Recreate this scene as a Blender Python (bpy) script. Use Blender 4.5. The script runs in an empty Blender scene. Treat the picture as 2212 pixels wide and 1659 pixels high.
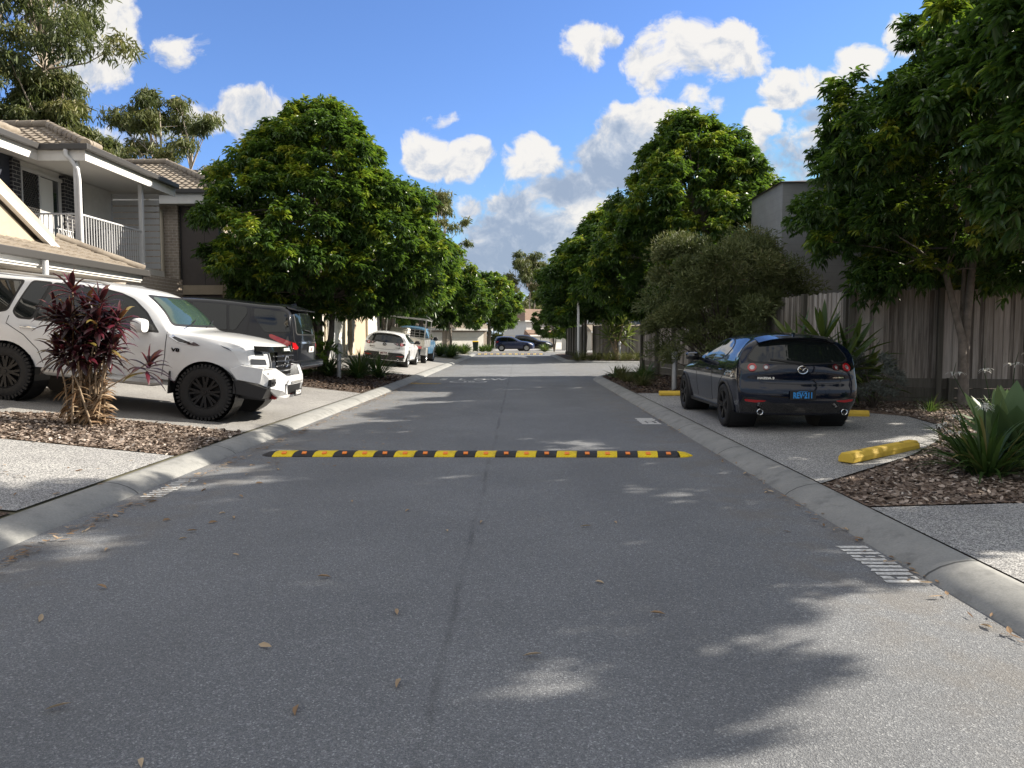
import bpy, bmesh, math, random
import numpy as np
from mathutils import Vector, Matrix
from mathutils.bvhtree import BVHTree
from mathutils.geometry import delaunay_2d_cdt
R = math.radians
scene = bpy.context.scene
COL = scene.collection
# ------------------------------------------------------------------ camera
F, CX, CY, HY, VX, CAMH = 1600.0, 1106.0, 829.5, 726.0, 1122.0, 1.5   # photo measured at 2212 x 1659
cam = bpy.data.cameras.new('camera'); cam.sensor_width = 36; cam.lens = 36*F/2212
cam.clip_start = .05; cam.clip_end = 3000
camo = bpy.data.objects.new('camera', cam); COL.objects.link(camo)
PITCH = math.atan((CY-HY)/F); YAW = math.atan((VX-CX)/F)
camo.location = (0, 0, CAMH); camo.rotation_euler = (math.pi/2-PITCH, 0, YAW)
scene.camera = camo
# ------------------------------------------------------------------ sun, sky, exposure
SUN_EL, SUN_AZ = R(31), R(20)            # azimuth measured from +X towards +Y
SUN_STR, SKY_STR, EXPOSURE = 4.0, 0.085, 1.36
sund = Vector((math.cos(SUN_EL)*math.cos(SUN_AZ), math.cos(SUN_EL)*math.sin(SUN_AZ), math.sin(SUN_EL)))
sl = bpy.data.lights.new('sun', 'SUN'); sl.energy = SUN_STR; sl.angle = R(.53); sl.color = (1, .91, .775)
so = bpy.data.objects.new('sun', sl); COL.objects.link(so)
so.rotation_euler = sund.to_track_quat('Z', 'Y').to_euler(); so.location = sund*60
scene.view_settings.view_transform = 'Standard'; scene.view_settings.look = 'None'
scene.view_settings.gamma = 1; scene.view_settings.use_curve_mapping = False
scene.view_settings.exposure = EXPOSURE
scene.cycles.use_denoising = True
scene.cycles.max_bounces = 8; scene.cycles.diffuse_bounces = 3; scene.cycles.glossy_bounces = 4
scene.cycles.transmission_bounces = 4; scene.cycles.transparent_max_bounces = 6
scene.cycles.caustics_reflective = False; scene.cycles.caustics_refractive = False
scene.cycles.sample_clamp_indirect = 6

def ray(px, py):
    v = Vector(((px-CX)/F, (CY-py)/F, -1)); v.rotate(camo.rotation_euler); return v
def G(px, py, z=0.0):                     # point of the ground plane at height z under a photo position
    d = ray(px, py); t = (z-CAMH)/d.z; return Vector((0, 0, CAMH))+d*t
def P(px, py, Y):                         # point at distance Y along the street
    d = ray(px, py); return Vector((0, 0, CAMH))+d*(Y/d.y)

# ------------------------------------------------------------------ node helper
class NT:
    def __init__(s, tree): s.t = tree; s.n = tree.nodes; s.l = tree.links
    def new(s, typ, **kw):
        n = s.n.new(typ)
        for k, v in kw.items():
            if k == 'ins':
                for a, b in v.items():
                    if hasattr(b, 'is_output') or isinstance(b, bpy.types.NodeSocket): s.l.new(b, n.inputs[a])
                    else: n.inputs[a].default_value = b
            else: setattr(n, k, v)
        return n
    def m(s, op, a, b=None, c=None, clamp=False):
        n = s.n.new('ShaderNodeMath'); n.operation = op; n.use_clamp = clamp
        for i, v in enumerate((a, b, c)):
            if v is None: continue
            if isinstance(v, bpy.types.NodeSocket): s.l.new(v, n.inputs[i])
            else: n.inputs[i].default_value = v
        return n.outputs[0]
    def mix(s, f, a, b, blend='MIX'):
        n = s.n.new('ShaderNodeMix'); n.data_type = 'RGBA'; n.blend_type = blend
        for i, v in ((0, f), (6, a), (7, b)):
            if isinstance(v, bpy.types.NodeSocket): s.l.new(v, n.inputs[i])
            else: n.inputs[i].default_value = v if i == 0 else (*v, 1) if len(v) == 3 else v
        return n.outputs[2]
    def ramp(s, f, stops):
        n = s.n.new('ShaderNodeValToRGB'); cr = n.color_ramp
        while len(cr.elements) < len(stops): cr.elements.new(.5)
        for e, (p, c) in zip(cr.elements, stops):
            e.position = p; e.color = (*c, 1) if len(c) == 3 else c
        s.l.new(f, n.inputs[0]); return n.outputs[0]
    def noise(s, vec, scale, detail=4, rough=.55, dim='3D'):
        n = s.n.new('ShaderNodeTexNoise'); n.inputs['Scale'].default_value = scale
        n.inputs['Detail'].default_value = detail; n.inputs['Roughness'].default_value = rough
        if vec is not None: s.l.new(vec, n.inputs['Vector'])
        return n.outputs[0]
    def vor(s, vec, scale, feature='F1', out=0):
        n = s.n.new('ShaderNodeTexVoronoi'); n.feature = feature; n.inputs['Scale'].default_value = scale
        if vec is not None: s.l.new(vec, n.inputs['Vector'])
        return n.outputs[out]

def ss(t, a, b, x):                        # smoothstep a..b
    n = t.new('ShaderNodeMapRange', interpolation_type='SMOOTHSTEP')
    t.l.new(x, n.inputs[0]); n.inputs[1].default_value = a; n.inputs[2].default_value = b
    return n.outputs[0]

# ------------------------------------------------------------------ world: sky with fair-weather clouds
world = bpy.data.worlds.new('World'); scene.world = world; world.use_nodes = True
world.cycles.sampling_method = 'MANUAL'; world.cycles.sample_map_resolution = 512
w = NT(world.node_tree); w.n.clear()
sky = w.new('ShaderNodeTexSky', sky_type='NISHITA', sun_disc=False, sun_elevation=SUN_EL, sun_rotation=math.pi/2-SUN_AZ,
            air_density=1.0, dust_density=.0, ozone_density=5.0, altitude=50)
tc = w.new('ShaderNodeTexCoord')
sp = w.new('ShaderNodeSeparateXYZ'); w.l.new(tc.outputs['Generated'], sp.inputs[0])
ay = w.m('MAXIMUM', w.m('ABSOLUTE', sp.outputs[1]), .05)
U = w.m('DIVIDE', sp.outputs[0], ay); V = w.m('DIVIDE', sp.outputs[2], ay)
cw = w.new('ShaderNodeCombineXYZ'); w.l.new(U, cw.inputs[0]); w.l.new(V, cw.inputs[1])
wn = w.new('ShaderNodeTexNoise', ins={'Scale': 9.0, 'Detail': 3}); w.l.new(cw.outputs[0], wn.inputs['Vector'])
ws_ = w.new('ShaderNodeSeparateXYZ'); w.l.new(wn.outputs['Color'], ws_.inputs[0])
U = w.m('ADD', U, w.m('MULTIPLY', w.m('SUBTRACT', ws_.outputs[0], .5), .085)); V = w.m('ADD', V, w.m('MULTIPLY', w.m('SUBTRACT', ws_.outputs[1], .5), .06))
cv = w.new('ShaderNodeCombineXYZ'); w.l.new(U, cv.inputs[0]); w.l.new(V, cv.inputs[1])
n1 = w.noise(cv.outputs[0], 11, 7, .62); n2 = w.noise(cv.outputs[0], 30, 6, .62)
nn = w.m('ADD', w.m('MULTIPLY', w.m('SUBTRACT', n1, .5), 6.0), w.m('MULTIPLY', w.m('SUBTRACT', n2, .5), 1.2))
# cumulus: centre and half-size on the photo, density, greyness
CL = [(170,40,120,120,1,.1),(215,100,80,75,1,0),(180,190,50,55,.35,.2),(395,100,60,40,.55,.2),(295,112,35,45,.2,.3),
 (330,265,125,50,.6,.45),(560,245,80,45,.6,.4),(240,275,60,45,.5,.3),(978,253,50,26,.30,.2),(922,332,44,40,1,.05),
 (1000,348,46,36,.95,.1),(1035,395,18,14,.3,.1),(1257,108,46,46,.8,.1),(1320,76,36,24,.6,.1),(1385,105,40,22,.2,.2),
 (1505,115,100,58,1,.12),(1445,165,52,46,.7,.15),(1550,82,58,38,.95,0),(1150,348,54,38,1,0),(1010,455,50,36,.6,.35),
 (1110,440,80,40,.7,.6),(1215,405,80,52,.7,.85),(1310,345,85,55,.7,.8),(1440,236,90,32,1,.05),(1500,205,26,28,1,0),
 (1255,478,75,58,1,.15),(1150,500,140,52,.9,.75),(1080,560,160,40,.8,.9),(1410,320,120,70,.8,.6),(1230,560,160,45,.7,.6),
 (1720,188,66,38,1,0),(1800,188,30,26,.8,0),(1875,138,44,32,.9,.05),(1945,85,46,40,.9,.05),(1640,288,42,36,.9,.05),
 (1755,305,60,28,.7,.1),(1720,350,120,55,.6,.75),(1830,250,95,60,.6,.8),(1600,430,170,55,.55,.6),(1130,605,300,30,.6,.75)]
dmax = None; grey = None
for (px, py, a, b, de, gr) in CL:
    d = ray(px, py); u0 = d.x/d.y; v0 = d.z/d.y; A = a/F*1.08; B = b/F*1.08
    du = w.m('MULTIPLY', w.m('SUBTRACT', U, u0), 1/A); dv = w.m('MULTIPLY', w.m('SUBTRACT', V, v0), 1/B)
    q = w.m('SUBTRACT', (de*(1.9 if gr > .5 else 1.55) if de > .45 else de*1.2), w.m('ADD', w.m('MULTIPLY', du, du), w.m('MULTIPLY', dv, dv)))
    q = w.m('MAXIMUM', q, -2)
    wgt = w.m('POWER', 2.718, w.m('MULTIPLY', q, 3.0))
    g = w.m('MULTIPLY', wgt, w.m('SUBTRACT', gr*1.05, w.m('MULTIPLY', dv, .30)))
    dmax = q if dmax is None else w.m('SMOOTH_MAX', dmax, q, .25)
    grey = g if grey is None else w.m('ADD', grey, g)
    wsum = wgt if (px, py) == (170, 40) else w.m('ADD', wsum, wgt)
grey = w.m('DIVIDE', grey, w.m('ADD', wsum, .0001))
den = w.m('ADD', dmax, nn)
# clouds added behind and overhead, out of view, as neutral fill and for reflections
nb = w.noise(tc.outputs['Generated'], 3.2, 6, .6)
away = w.m('MAXIMUM', w.m('LESS_THAN', sp.outputs[1], 0), ss(w, .62, .72, sp.outputs[2]))
back = w.m('MULTIPLY', away, w.m('MULTIPLY', w.m('SUBTRACT', nb, .34), 7))
den = w.m('MAXIMUM', w.m('MULTIPLY', den, w.m('SUBTRACT', 1.0, away)), back)
cover = ss(w, -.05, .85, den)
lit = w.m('ADD', w.m('SUBTRACT', 1.0, grey), w.m('MULTIPLY', w.m('SUBTRACT', n2, .5), 2.4))
lit = w.m('ADD', lit, w.m('MULTIPLY', w.m('SUBTRACT', .5, ss(w, .3, 2.2, den)), .25))
ccol = w.ramp(ss(w, .0, 1.05, lit), [(0, (.40, .50, .68)), (.45, (.62, .70, .84)), (.8, (.86, .88, .93)), (1, (1.08, 1.06, 1.03))])
cloud = w.mix(1, ccol, (4.05, 4.0, 3.9), 'MULTIPLY')
tint = w.mix(1, w.mix(1, sky.outputs[0], (.71, .77, .95), 'MULTIPLY'), (3.3, 3.9, 4.7), 'DARKEN')
allsky = w.mix(w.m('MULTIPLY', cover, .96), tint, cloud)
bg = w.new('ShaderNodeBackground', ins={'Strength': SKY_STR}); w.l.new(allsky, bg.inputs[0])
wo = w.new('ShaderNodeOutputWorld'); w.l.new(bg.outputs[0], wo.inputs[0])

# ------------------------------------------------------------------ materials
MATS = {}
def base_mat(name):
    m = bpy.data.materials.new(name); m.use_nodes = True; MATS[name] = m
    t = NT(m.node_tree); b = t.n['Principled BSDF']; return m, t, b
def mat(name, col, rough=.5, metal=0, var=0, vscale=6, coat=0, spec=.5, bump=0, bscale=40, emit=None):
    m, t, b = base_mat(name)
    b.inputs['Base Color'].default_value = (*col, 1); b.inputs['Roughness'].default_value = rough
    b.inputs['Metallic'].default_value = metal; b.inputs['Specular IOR Level'].default_value = spec
    b.inputs['Coat Weight'].default_value = coat; b.inputs['Coat Roughness'].default_value = .04
    co = t.new('ShaderNodeTexCoord').outputs['Object']
    if var:
        f = t.noise(co, vscale, 6, .6)
        lo = tuple(c*(1-var) for c in col); hi = tuple(min(1, c*(1+var)) for c in col)
        t.l.new(t.ramp(f, [(.3, lo), (.7, hi)]), b.inputs['Base Color'])
    if bump:
        bn = t.new('ShaderNodeBump', ins={'Strength': bump, 'Distance': .01}); t.l.new(t.noise(co, bscale, 5), bn.inputs['Height'])
        t.l.new(bn.outputs[0], b.inputs['Normal'])
    if emit:
        b.inputs['Emission Color'].default_value = (*emit[0], 1); b.inputs['Emission Strength'].default_value = emit[1]
    return m

def leaf_mat(name, stops, trans=.35, tcol=(.35, .5, .05), rough=.42, spec=.4):
    m, t, b = base_mat(name)
    at = t.new('ShaderNodeAttribute', attribute_name='tone')
    rnd = t.new('ShaderNodeNewGeometry').outputs['Random Per Island']
    f = t.m('ADD', at.outputs['Fac'], t.m('MULTIPLY', t.m('SUBTRACT', rnd, .5), .22), clamp=True)
    c = t.ramp(f, stops); t.l.new(c, b.inputs['Base Color'])
    b.inputs['Roughness'].default_value = rough; b.inputs['Specular IOR Level'].default_value = spec
    tr = t.new('ShaderNodeBsdfTranslucent'); t.l.new(t.mix(1, c, tcol, 'MULTIPLY') if False else t.mix(.45, c, tcol), tr.inputs[0])
    mx = t.new('ShaderNodeMixShader', ins={0: trans}); t.l.new(b.outputs[0], mx.inputs[1]); t.l.new(tr.outputs[0], mx.inputs[2])
    t.l.new(mx.outputs[0], t.n['Material Output'].inputs[0]); return m

# ------------------------------------------------------------------ tagging
def tag(o, label=None, cat=None, group=None, kind=None):
    if label: o['label'] = label
    if cat: o['category'] = cat
    if group: o['group'] = group
    if kind: o['kind'] = kind
    return o
def empty(name, loc, rz=0, rx=0, ry=0):
    o = bpy.data.objects.new(name, None); COL.objects.link(o); o.location = loc; o.rotation_euler = (rx, ry, rz)
    o.empty_display_size = .2; return o
def copy_tree(o, parent=None):
    c = o.copy(); COL.objects.link(c)
    if parent: c.parent = parent
    for ch in list(o.children): copy_tree(ch, c)
    return c

# ------------------------------------------------------------------ mesh builder
class MB:
    def __init__(s): s.v = []; s.f = []; s.mi = []; s.cur = 0
    def add(s, vs, fs):
        o = len(s.v); s.v += [tuple(v) for v in vs]; s.f += [tuple(i+o for i in f) for f in fs]; s.mi += [s.cur]*len(fs); return s
    def box(s, c, d, rot=None):
        x, y, z = (a/2 for a in d); vs = [Vector((sx*x, sy*y, sz*z)) for sx in (-1, 1) for sy in (-1, 1) for sz in (-1, 1)]
        if rot is not None: vs = [rot @ v for v in vs]
        c = Vector(c); vs = [v+c for v in vs]
        return s.add(vs, [(0,1,3,2),(4,6,7,5),(0,4,5,1),(2,3,7,6),(0,2,6,4),(1,5,7,3)])
    def bx(s, x0, x1, y0, y1, z0, z1): return s.box(((x0+x1)/2, (y0+y1)/2, (z0+z1)/2), (abs(x1-x0), abs(y1-y0), abs(z1-z0)))
    def beam(s, p, q, wd, h, up=(0, 0, 1)):
        p, q = Vector(p), Vector(q); d = (q-p).normalized(); u = Vector(up)
        if abs(d.dot(u)) > .98: u = Vector((1, 0, 0))
        sx = d.cross(u).normalized()*wd/2; sz = sx.cross(d).normalized()*h/2
        vs = [p-sx-sz, p+sx-sz, p+sx+sz, p-sx+sz, q-sx-sz, q+sx-sz, q+sx+sz, q-sx+sz]
        return s.add(vs, [(0,1,2,3),(7,6,5,4),(0,4,5,1),(1,5,6,2),(2,6,7,3),(3,7,4,0)])
    def tube(s, path, rad, n=8, cap=True):
        path = [Vector(p) for p in path]; rad = rad if hasattr(rad, '__len__') else [rad]*len(path); vs = []; fs = []
        a = None
        for i, p in enumerate(path):
            d = (path[min(i+1, len(path)-1)]-path[max(i-1, 0)]).normalized()
            if a is None:
                a = d.orthogonal().normalized()
            else:
                a = (a-d*a.dot(d)); a = a.normalized() if a.length > 1e-6 else d.orthogonal().normalized()
            b = d.cross(a)
            vs += [p+(a*math.cos(k*2*math.pi/n)+b*math.sin(k*2*math.pi/n))*rad[i] for k in range(n)]
        for i in range(len(path)-1):
            for k in range(n):
                k2 = (k+1) % n; fs.append((i*n+k, i*n+k2, (i+1)*n+k2, (i+1)*n+k))
        if cap: fs.append(tuple(range(n))[::-1]); fs.append(tuple((len(path)-1)*n+k for k in range(n)))
        return s.add(vs, fs)
    def lathe(s, prof, c, axis='Z', n=24, a0=0, a1=2*math.pi):
        vs = []; fs = []; full = abs(a1-a0-2*math.pi) < 1e-6; m = n if full else n+1
        for r, h in prof:
            for k in range(m):
                a = a0+(a1-a0)*k/n; x, y = r*math.cos(a), r*math.sin(a)
                v = (x, y, h) if axis == 'Z' else (x, h, y) if axis == 'Y' else (h, x, y)
                vs.append(Vector(v)+Vector(c))
        for i in range(len(prof)-1):
            for k in range(n):
                k2 = (k+1) % m; fs.append((i*m+k, i*m+k2, (i+1)*m+k2, (i+1)*m+k))
        return s.add(vs, fs)
    def prism(s, pts, axis, a, b):               # 2-D outline swept from a to b along an axis
        n = len(pts)
        def mk(p, h): return (p[0], p[1], h) if axis == 'Z' else (p[0], h, p[1]) if axis == 'Y' else (h, p[0], p[1])
        vs = [mk(p, a) for p in pts]+[mk(p, b) for p in pts]
        return s.add(vs, [tuple(range(n))[::-1], tuple(range(n, 2*n))]+[(i, (i+1) % n, n+(i+1) % n, n+i) for i in range(n)])
    def build(s, name, mats, parent=None, smooth=False, bevel=0, fixn=True, angle=35, link=True):
        me = bpy.data.meshes.new(name); me.from_pydata(s.v, [], s.f)
        if not isinstance(mats, (list, tuple)): mats = [mats]
        for m in mats: me.materials.append(m)
        if len(mats) > 1: me.polygons.foreach_set('material_index', s.mi)
        if fixn:
            bm = bmesh.new(); bm.from_mesh(me); bmesh.ops.recalc_face_normals(bm, faces=bm.faces); bm.to_mesh(me); bm.free()
        if smooth:
            me.polygons.foreach_set('use_smooth', [True]*len(me.polygons))
            try: me.set_sharp_from_angle(angle=R(angle))
            except Exception: pass
        me.update(); o = bpy.data.objects.new(name, me)
        if link: COL.objects.link(o)
        if parent is not None: o.parent = parent
        if bevel:
            b = o.modifiers.new('bevel', 'BEVEL'); b.width = bevel; b.segments = 2; b.limit_method = 'ANGLE'; b.angle_limit = R(40)
            try: b.harden_normals = False
            except Exception: pass
        return o

def np_mesh(name, V, quads, mats, parent=None, tone=None, smooth=True):
    me = bpy.data.meshes.new(name); V = np.asarray(V, np.float32); quads = np.asarray(quads, np.int32)
    k = quads.shape[1]; nf = len(quads)
    me.vertices.add(len(V)); me.vertices.foreach_set('co', V.ravel())
    me.loops.add(nf*k); me.loops.foreach_set('vertex_index', quads.ravel())
    me.polygons.add(nf); me.polygons.foreach_set('loop_start', np.arange(nf, dtype=np.int32)*k)
    try: me.polygons.foreach_set('loop_total', np.full(nf, k, np.int32))
    except Exception: pass
    if tone is not None:
        a = me.attributes.new('tone', 'FLOAT', 'POINT'); a.data.foreach_set('value', np.asarray(tone, np.float32))
    me.polygons.foreach_set('use_smooth', np.full(nf, smooth)); me.update(calc_edges=True); me.validate()
    for m in (mats if isinstance(mats, (list, tuple)) else [mats]): me.materials.append(m)
    o = bpy.data.objects.new(name, me); COL.objects.link(o)
    if parent is not None: o.parent = parent
    return o

def text_into(mb, s, size, M, depth=.004, bold=.0):
    cu = bpy.data.curves.new('t', 'FONT'); cu.body = s; cu.size = size; cu.align_x = 'CENTER'; cu.align_y = 'CENTER'
    cu.extrude = depth/2; cu.offset = bold; cu.resolution_u = 3
    o = bpy.data.objects.new('t', cu); COL.objects.link(o); dg = bpy.context.evaluated_depsgraph_get()
    me = o.evaluated_get(dg).to_mesh(); vs = [M @ v.co for v in me.vertices]; fs = [tuple(p.vertices) for p in me.polygons]
    mb.add(vs, fs); o.evaluated_get(dg).to_mesh_clear(); bpy.data.objects.remove(o); bpy.data.curves.remove(cu)

def roundpoly(pts, r, n=4):
    out = []; N = len(pts)
    rr = r if hasattr(r, '__len__') else [r]*N
    for i in range(N):
        p0, p, p1 = (Vector(pts[(i+k) % N]) for k in (-1, 0, 1))
        a = p0-p; b = p1-p; d = min(rr[i], a.length*.45, b.length*.45)
        A = p+a.normalized()*d; B = p+b.normalized()*d
        for k in range(n+1):
            t = k/n; out.append(tuple(A*(1-t)**2+p*2*t*(1-t)+B*t*t))
    return out
def inpoly(x, y, poly):
    c = False; j = len(poly)-1
    for i in range(len(poly)):
        xi, yi = poly[i][:2]; xj, yj = poly[j][:2]
        if (yi > y) != (yj > y) and x < (xj-xi)*(y-yi)/(yj-yi)+xi: c = not c
        j = i
    return c
def fill2d(poly, step):
    n = len(poly); bd = []
    for i in range(n):
        a = Vector(poly[i][:2]); b = Vector(poly[(i+1) % n][:2]); k = max(1, int((b-a).length/step))
        bd += [a.lerp(b, j/k) for j in range(k)]
    nb = len(bd); pts = list(bd)
    xs = [p.x for p in bd]; ys = [p.y for p in bd]
    X = min(xs)+step*.5
    while X < max(xs):
        Y = min(ys)+step*.5
        while Y < max(ys):
            if inpoly(X, Y, bd) and min((q.x-X)**2+(q.y-Y)**2 for q in bd) > (step*.45)**2: pts.append(Vector((X, Y)))
            Y += step
        X += step
    res = delaunay_2d_cdt(pts, [(i, (i+1) % nb) for i in range(nb)], [list(range(nb))], 1, 1e-5)
    return [Vector(v) for v in res[0]], [tuple(f) for f in res[2]], nb
# ------------------------------------------------------------------ ground materials
def asphalt_mat():
    m, t, b = base_mat('asphalt'); co = t.new('ShaderNodeTexCoord').outputs['Object']
    v = t.new('ShaderNodeTexVoronoi'); v.inputs['Scale'].default_value = 150; t.l.new(co, v.inputs['Vector'])
    sp = t.new('ShaderNodeSeparateColor'); t.l.new(v.outputs['Color'], sp.inputs[0])
    stone = t.ramp(sp.outputs[0], [(0, (.105, .110, .118)), (.6, (.178, .183, .190)), (.90, (.27, .275, .28)), (1, (.52, .52, .51))])
    v2 = t.new('ShaderNodeTexVoronoi'); v2.inputs['Scale'].default_value = 380; t.l.new(co, v2.inputs['Vector'])
    sp2 = t.new('ShaderNodeSeparateColor'); t.l.new(v2.outputs['Color'], sp2.inputs[0])
    c = t.mix(.45, stone, t.ramp(sp2.outputs[0], [(0, (.06, .061, .065)), (.7, (.19, .19, .193)), (1, (.36, .36, .35))]))
    big = t.ramp(t.noise(co, .55, 5, .6), [(.3, (.82, .85, .89)), (.7, (1.05, 1.08, 1.12))])
    c = t.mix(1, c, big, 'MULTIPLY')
    xyz = t.new('ShaderNodeSeparateXYZ'); t.l.new(co, xyz.inputs[0])
    wob = t.m('MULTIPLY', t.m('SUBTRACT', t.noise(co, .8, 4), .5), .10)
    seam = t.m('ABSOLUTE', t.m('ADD', t.m('ADD', xyz.outputs[0], .36), wob))        # paving joint down the middle of the road
    frag = ss(t, .42, .60, t.noise(co, 1.7, 5))
    k = t.m('MULTIPLY', t.m('SUBTRACT', 1.0, ss(t, .004, .035, seam)), t.m('ADD', .10, t.m('MULTIPLY', frag, .28)))
    c = t.mix(k, c, (.035, .035, .038))
    st = t.m('MULTIPLY', ss(t, .66, .74, t.noise(co, 1.3, 3)), .25); c = t.mix(st, c, (.19, .19, .185))
    lane = t.m('ABSOLUTE', t.m('SUBTRACT', t.m('ABSOLUTE', t.m('ADD', xyz.outputs[0], .45)), 1.45))
    c = t.mix(t.m('MULTIPLY', t.m('SUBTRACT', 1.0, ss(t, .1, .75, lane)), t.m('MULTIPLY', ss(t, .35, .65, t.noise(co, .35, 4)), .20)), c, (.09, .09, .092))
    oil = t.m('MULTIPLY', ss(t, .70, .78, t.noise(co, .9, 6, .65)), .5); c = t.mix(oil, c, (.07, .07, .072))
    edge = ss(t, 2.0, 2.5, t.m('ABSOLUTE', t.m('ADD', xyz.outputs[0], .5))); c = t.mix(t.m('MULTIPLY', t.m('MULTIPLY', edge, ss(t, .4, .65, t.noise(co, 3, 6))), .35), c, (.17, .15, .125))
    t.l.new(c, b.inputs['Base Color']); b.inputs['Roughness'].default_value = .82; b.inputs['Specular IOR Level'].default_value = .35
    bn = t.new('ShaderNodeBump', ins={'Strength': .55, 'Distance': .006})
    t.l.new(t.m('ADD', v.outputs['Distance'], t.m('MULTIPLY', v2.outputs['Distance'], .5)), bn.inputs['Height']); t.l.new(bn.outputs[0], b.inputs['Normal'])
    return m
def aggregate_mat(name, dark, mid, light, scale=95):
    m, t, b = base_mat(name); co = t.new('ShaderNodeTexCoord').outputs['Object']
    v = t.new('ShaderNodeTexVoronoi'); v.inputs['Scale'].default_value = scale; t.l.new(co, v.inputs['Vector'])
    sp = t.new('ShaderNodeSeparateColor'); t.l.new(v.outputs['Color'], sp.inputs[0])
    c = t.ramp(sp.outputs[0], [(0, dark), (.30, mid), (.62, light), (1, tuple(min(1, x*1.35) for x in light))])
    edge = t.vor(co, scale, 'DISTANCE_TO_EDGE'); c = t.mix(t.m('SUBTRACT', 1.0, ss(t, .0, .16, edge)), c, tuple(x*.8 for x in dark))
    big = t.ramp(t.noise(co, .9, 6, .65), [(.3, (.80, .80, .81)), (.7, (1.1, 1.1, 1.08))]); c = t.mix(1, c, big, 'MULTIPLY')
    t.l.new(c, b.inputs['Base Color']); b.inputs['Roughness'].default_value = .85
    bn = t.new('ShaderNodeBump', ins={'Strength': .6, 'Distance': .006}); t.l.new(edge, bn.inputs['Height']); t.l.new(bn.outputs[0], b.inputs['Normal'])
    return m
def concrete_mat(name, c0, c1, joint=0, rough=.85):
    m, t, b = base_mat(name); co = t.new('ShaderNodeTexCoord').outputs['Object']
    f = t.m('ADD', t.m('MULTIPLY', t.noise(co, 2.2, 7, .65), .6), t.m('MULTIPLY', t.noise(co, 60, 4), .4))
    c = t.ramp(f, [(.35, c0), (.65, c1)])
    if joint:
        xyz = t.new('ShaderNodeSeparateXYZ'); t.l.new(co, xyz.inputs[0])
        d = t.m('ABSOLUTE', t.m('SUBTRACT', t.m('FRACT', t.m('DIVIDE', t.m('ADD', xyz.outputs[1], 30.25), joint)), .5))
        c = t.mix(t.m('SUBTRACT', 1.0, ss(t, .0028, .0058, d)), c, tuple(x*.35 for x in c0))
        c = t.mix(t.m('MULTIPLY', ss(t, .48, .68, t.noise(co, 4, 8, .7)), .5), c, tuple(x*.55 for x in c0)); c = t.mix(t.m('MULTIPLY', ss(t, .6, .72, t.noise(co, 22, 5, .7)), .4), c, tuple(x*.5 for x in c0))
    t.l.new(c, b.inputs['Base Color']); b.inputs['Roughness'].default_value = rough
    bn = t.new('ShaderNodeBump', ins={'Strength': .25, 'Distance': .004}); t.l.new(t.noise(co, 140, 3), bn.inputs['Height']); t.l.new(bn.outputs[0], b.inputs['Normal'])
    return m
def mulch_mat(name, stops):
    m, t, b = base_mat(name); co = t.new('ShaderNodeTexCoord').outputs['Object']
    mp = t.new('ShaderNodeMapping'); mp.inputs['Scale'].default_value = (1, 1.5, 1); t.l.new(co, mp.inputs[0])
    v = t.new('ShaderNodeTexVoronoi'); v.inputs['Scale'].default_value = 34; t.l.new(mp.outputs[0], v.inputs['Vector'])
    sp = t.new('ShaderNodeSeparateColor'); t.l.new(v.outputs['Color'], sp.inputs[0])
    c = t.ramp(sp.outputs[0], stops); c = t.mix(1, c, t.ramp(t.noise(co, 9, 5), [(.3, (.6, .6, .6)), (.7, (1.15, 1.1, 1.05))]), 'MULTIPLY')
    t.l.new(c, b.inputs['Base Color']); b.inputs['Roughness'].default_value = .9
    bn = t.new('ShaderNodeBump', ins={'Strength': 1, 'Distance': .02}); t.l.new(v.outputs['Distance'], bn.inputs['Height']); t.l.new(bn.outputs[0], b.inputs['Normal'])
    return m
asphalt_mat()
aggregate_mat('aggregate', (.12, .12, .125), (.29, .29, .295), (.49, .49, .48))
aggregate_mat('aggregate_drive', (.17, .165, .16), (.27, .265, .26), (.37, .365, .355), 150)
concrete_mat('kerb_concrete', (.205, .21, .205), (.305, .305, .292), joint=2.4)
concrete_mat('drive_concrete', (.24, .235, .225), (.34, .33, .315))
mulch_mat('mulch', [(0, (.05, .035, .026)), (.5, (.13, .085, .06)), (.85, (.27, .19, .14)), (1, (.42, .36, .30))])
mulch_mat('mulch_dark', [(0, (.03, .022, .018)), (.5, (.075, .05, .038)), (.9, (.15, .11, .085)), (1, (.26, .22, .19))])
mat('soil', (.10, .095, .06), .95, var=.4, vscale=2)
mat('paint_white', (.56, .56, .545), .85, var=.4, vscale=38)
mat('paint_yellow_road', (.55, .37, .05), .8, var=.25, vscale=30)

def sm(a, b, x):
    t = min(1, max(0, (x-a)/(b-a))); return t*t*(3-2*t)
def zdown(y): return -.012*max(0, y-62)
def zL(x, y):
    return .10+.105*min(5.8, max(0, -3.84-x))*(1-.75*sm(48, 60, y))+zdown(y)
def zR(x, y): return .10+.015*max(0, min(8, x-2.85))+zdown(y)
def zground(x, y): return zL(x, y) if x < -3.8 else zR(x, y) if x > 2.8 else zdown(y)

def sheet(name, poly, m, zf, off=0, step=.6, kind='structure', skirt=0):
    pts, tris, nb = fill2d(poly, step); mb = MB()
    vs = [(p.x, p.y, zf(p.x, p.y)+off) for p in pts]; mb.add(vs, tris)
    o = mb.build(name, m, fixn=False)
    me = o.data
    if me.polygons and sum(p.normal.z for p in me.polygons) < 0: me.flip_normals()
    if kind: o['kind'] = kind
    return o
def arc(cx, cy, r, a0, a1, n=10): return [(cx+r*math.cos(R(a0+(a1-a0)*i/n)), cy+r*math.sin(R(a0+(a1-a0)*i/n))) for i in range(n+1)]

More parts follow.
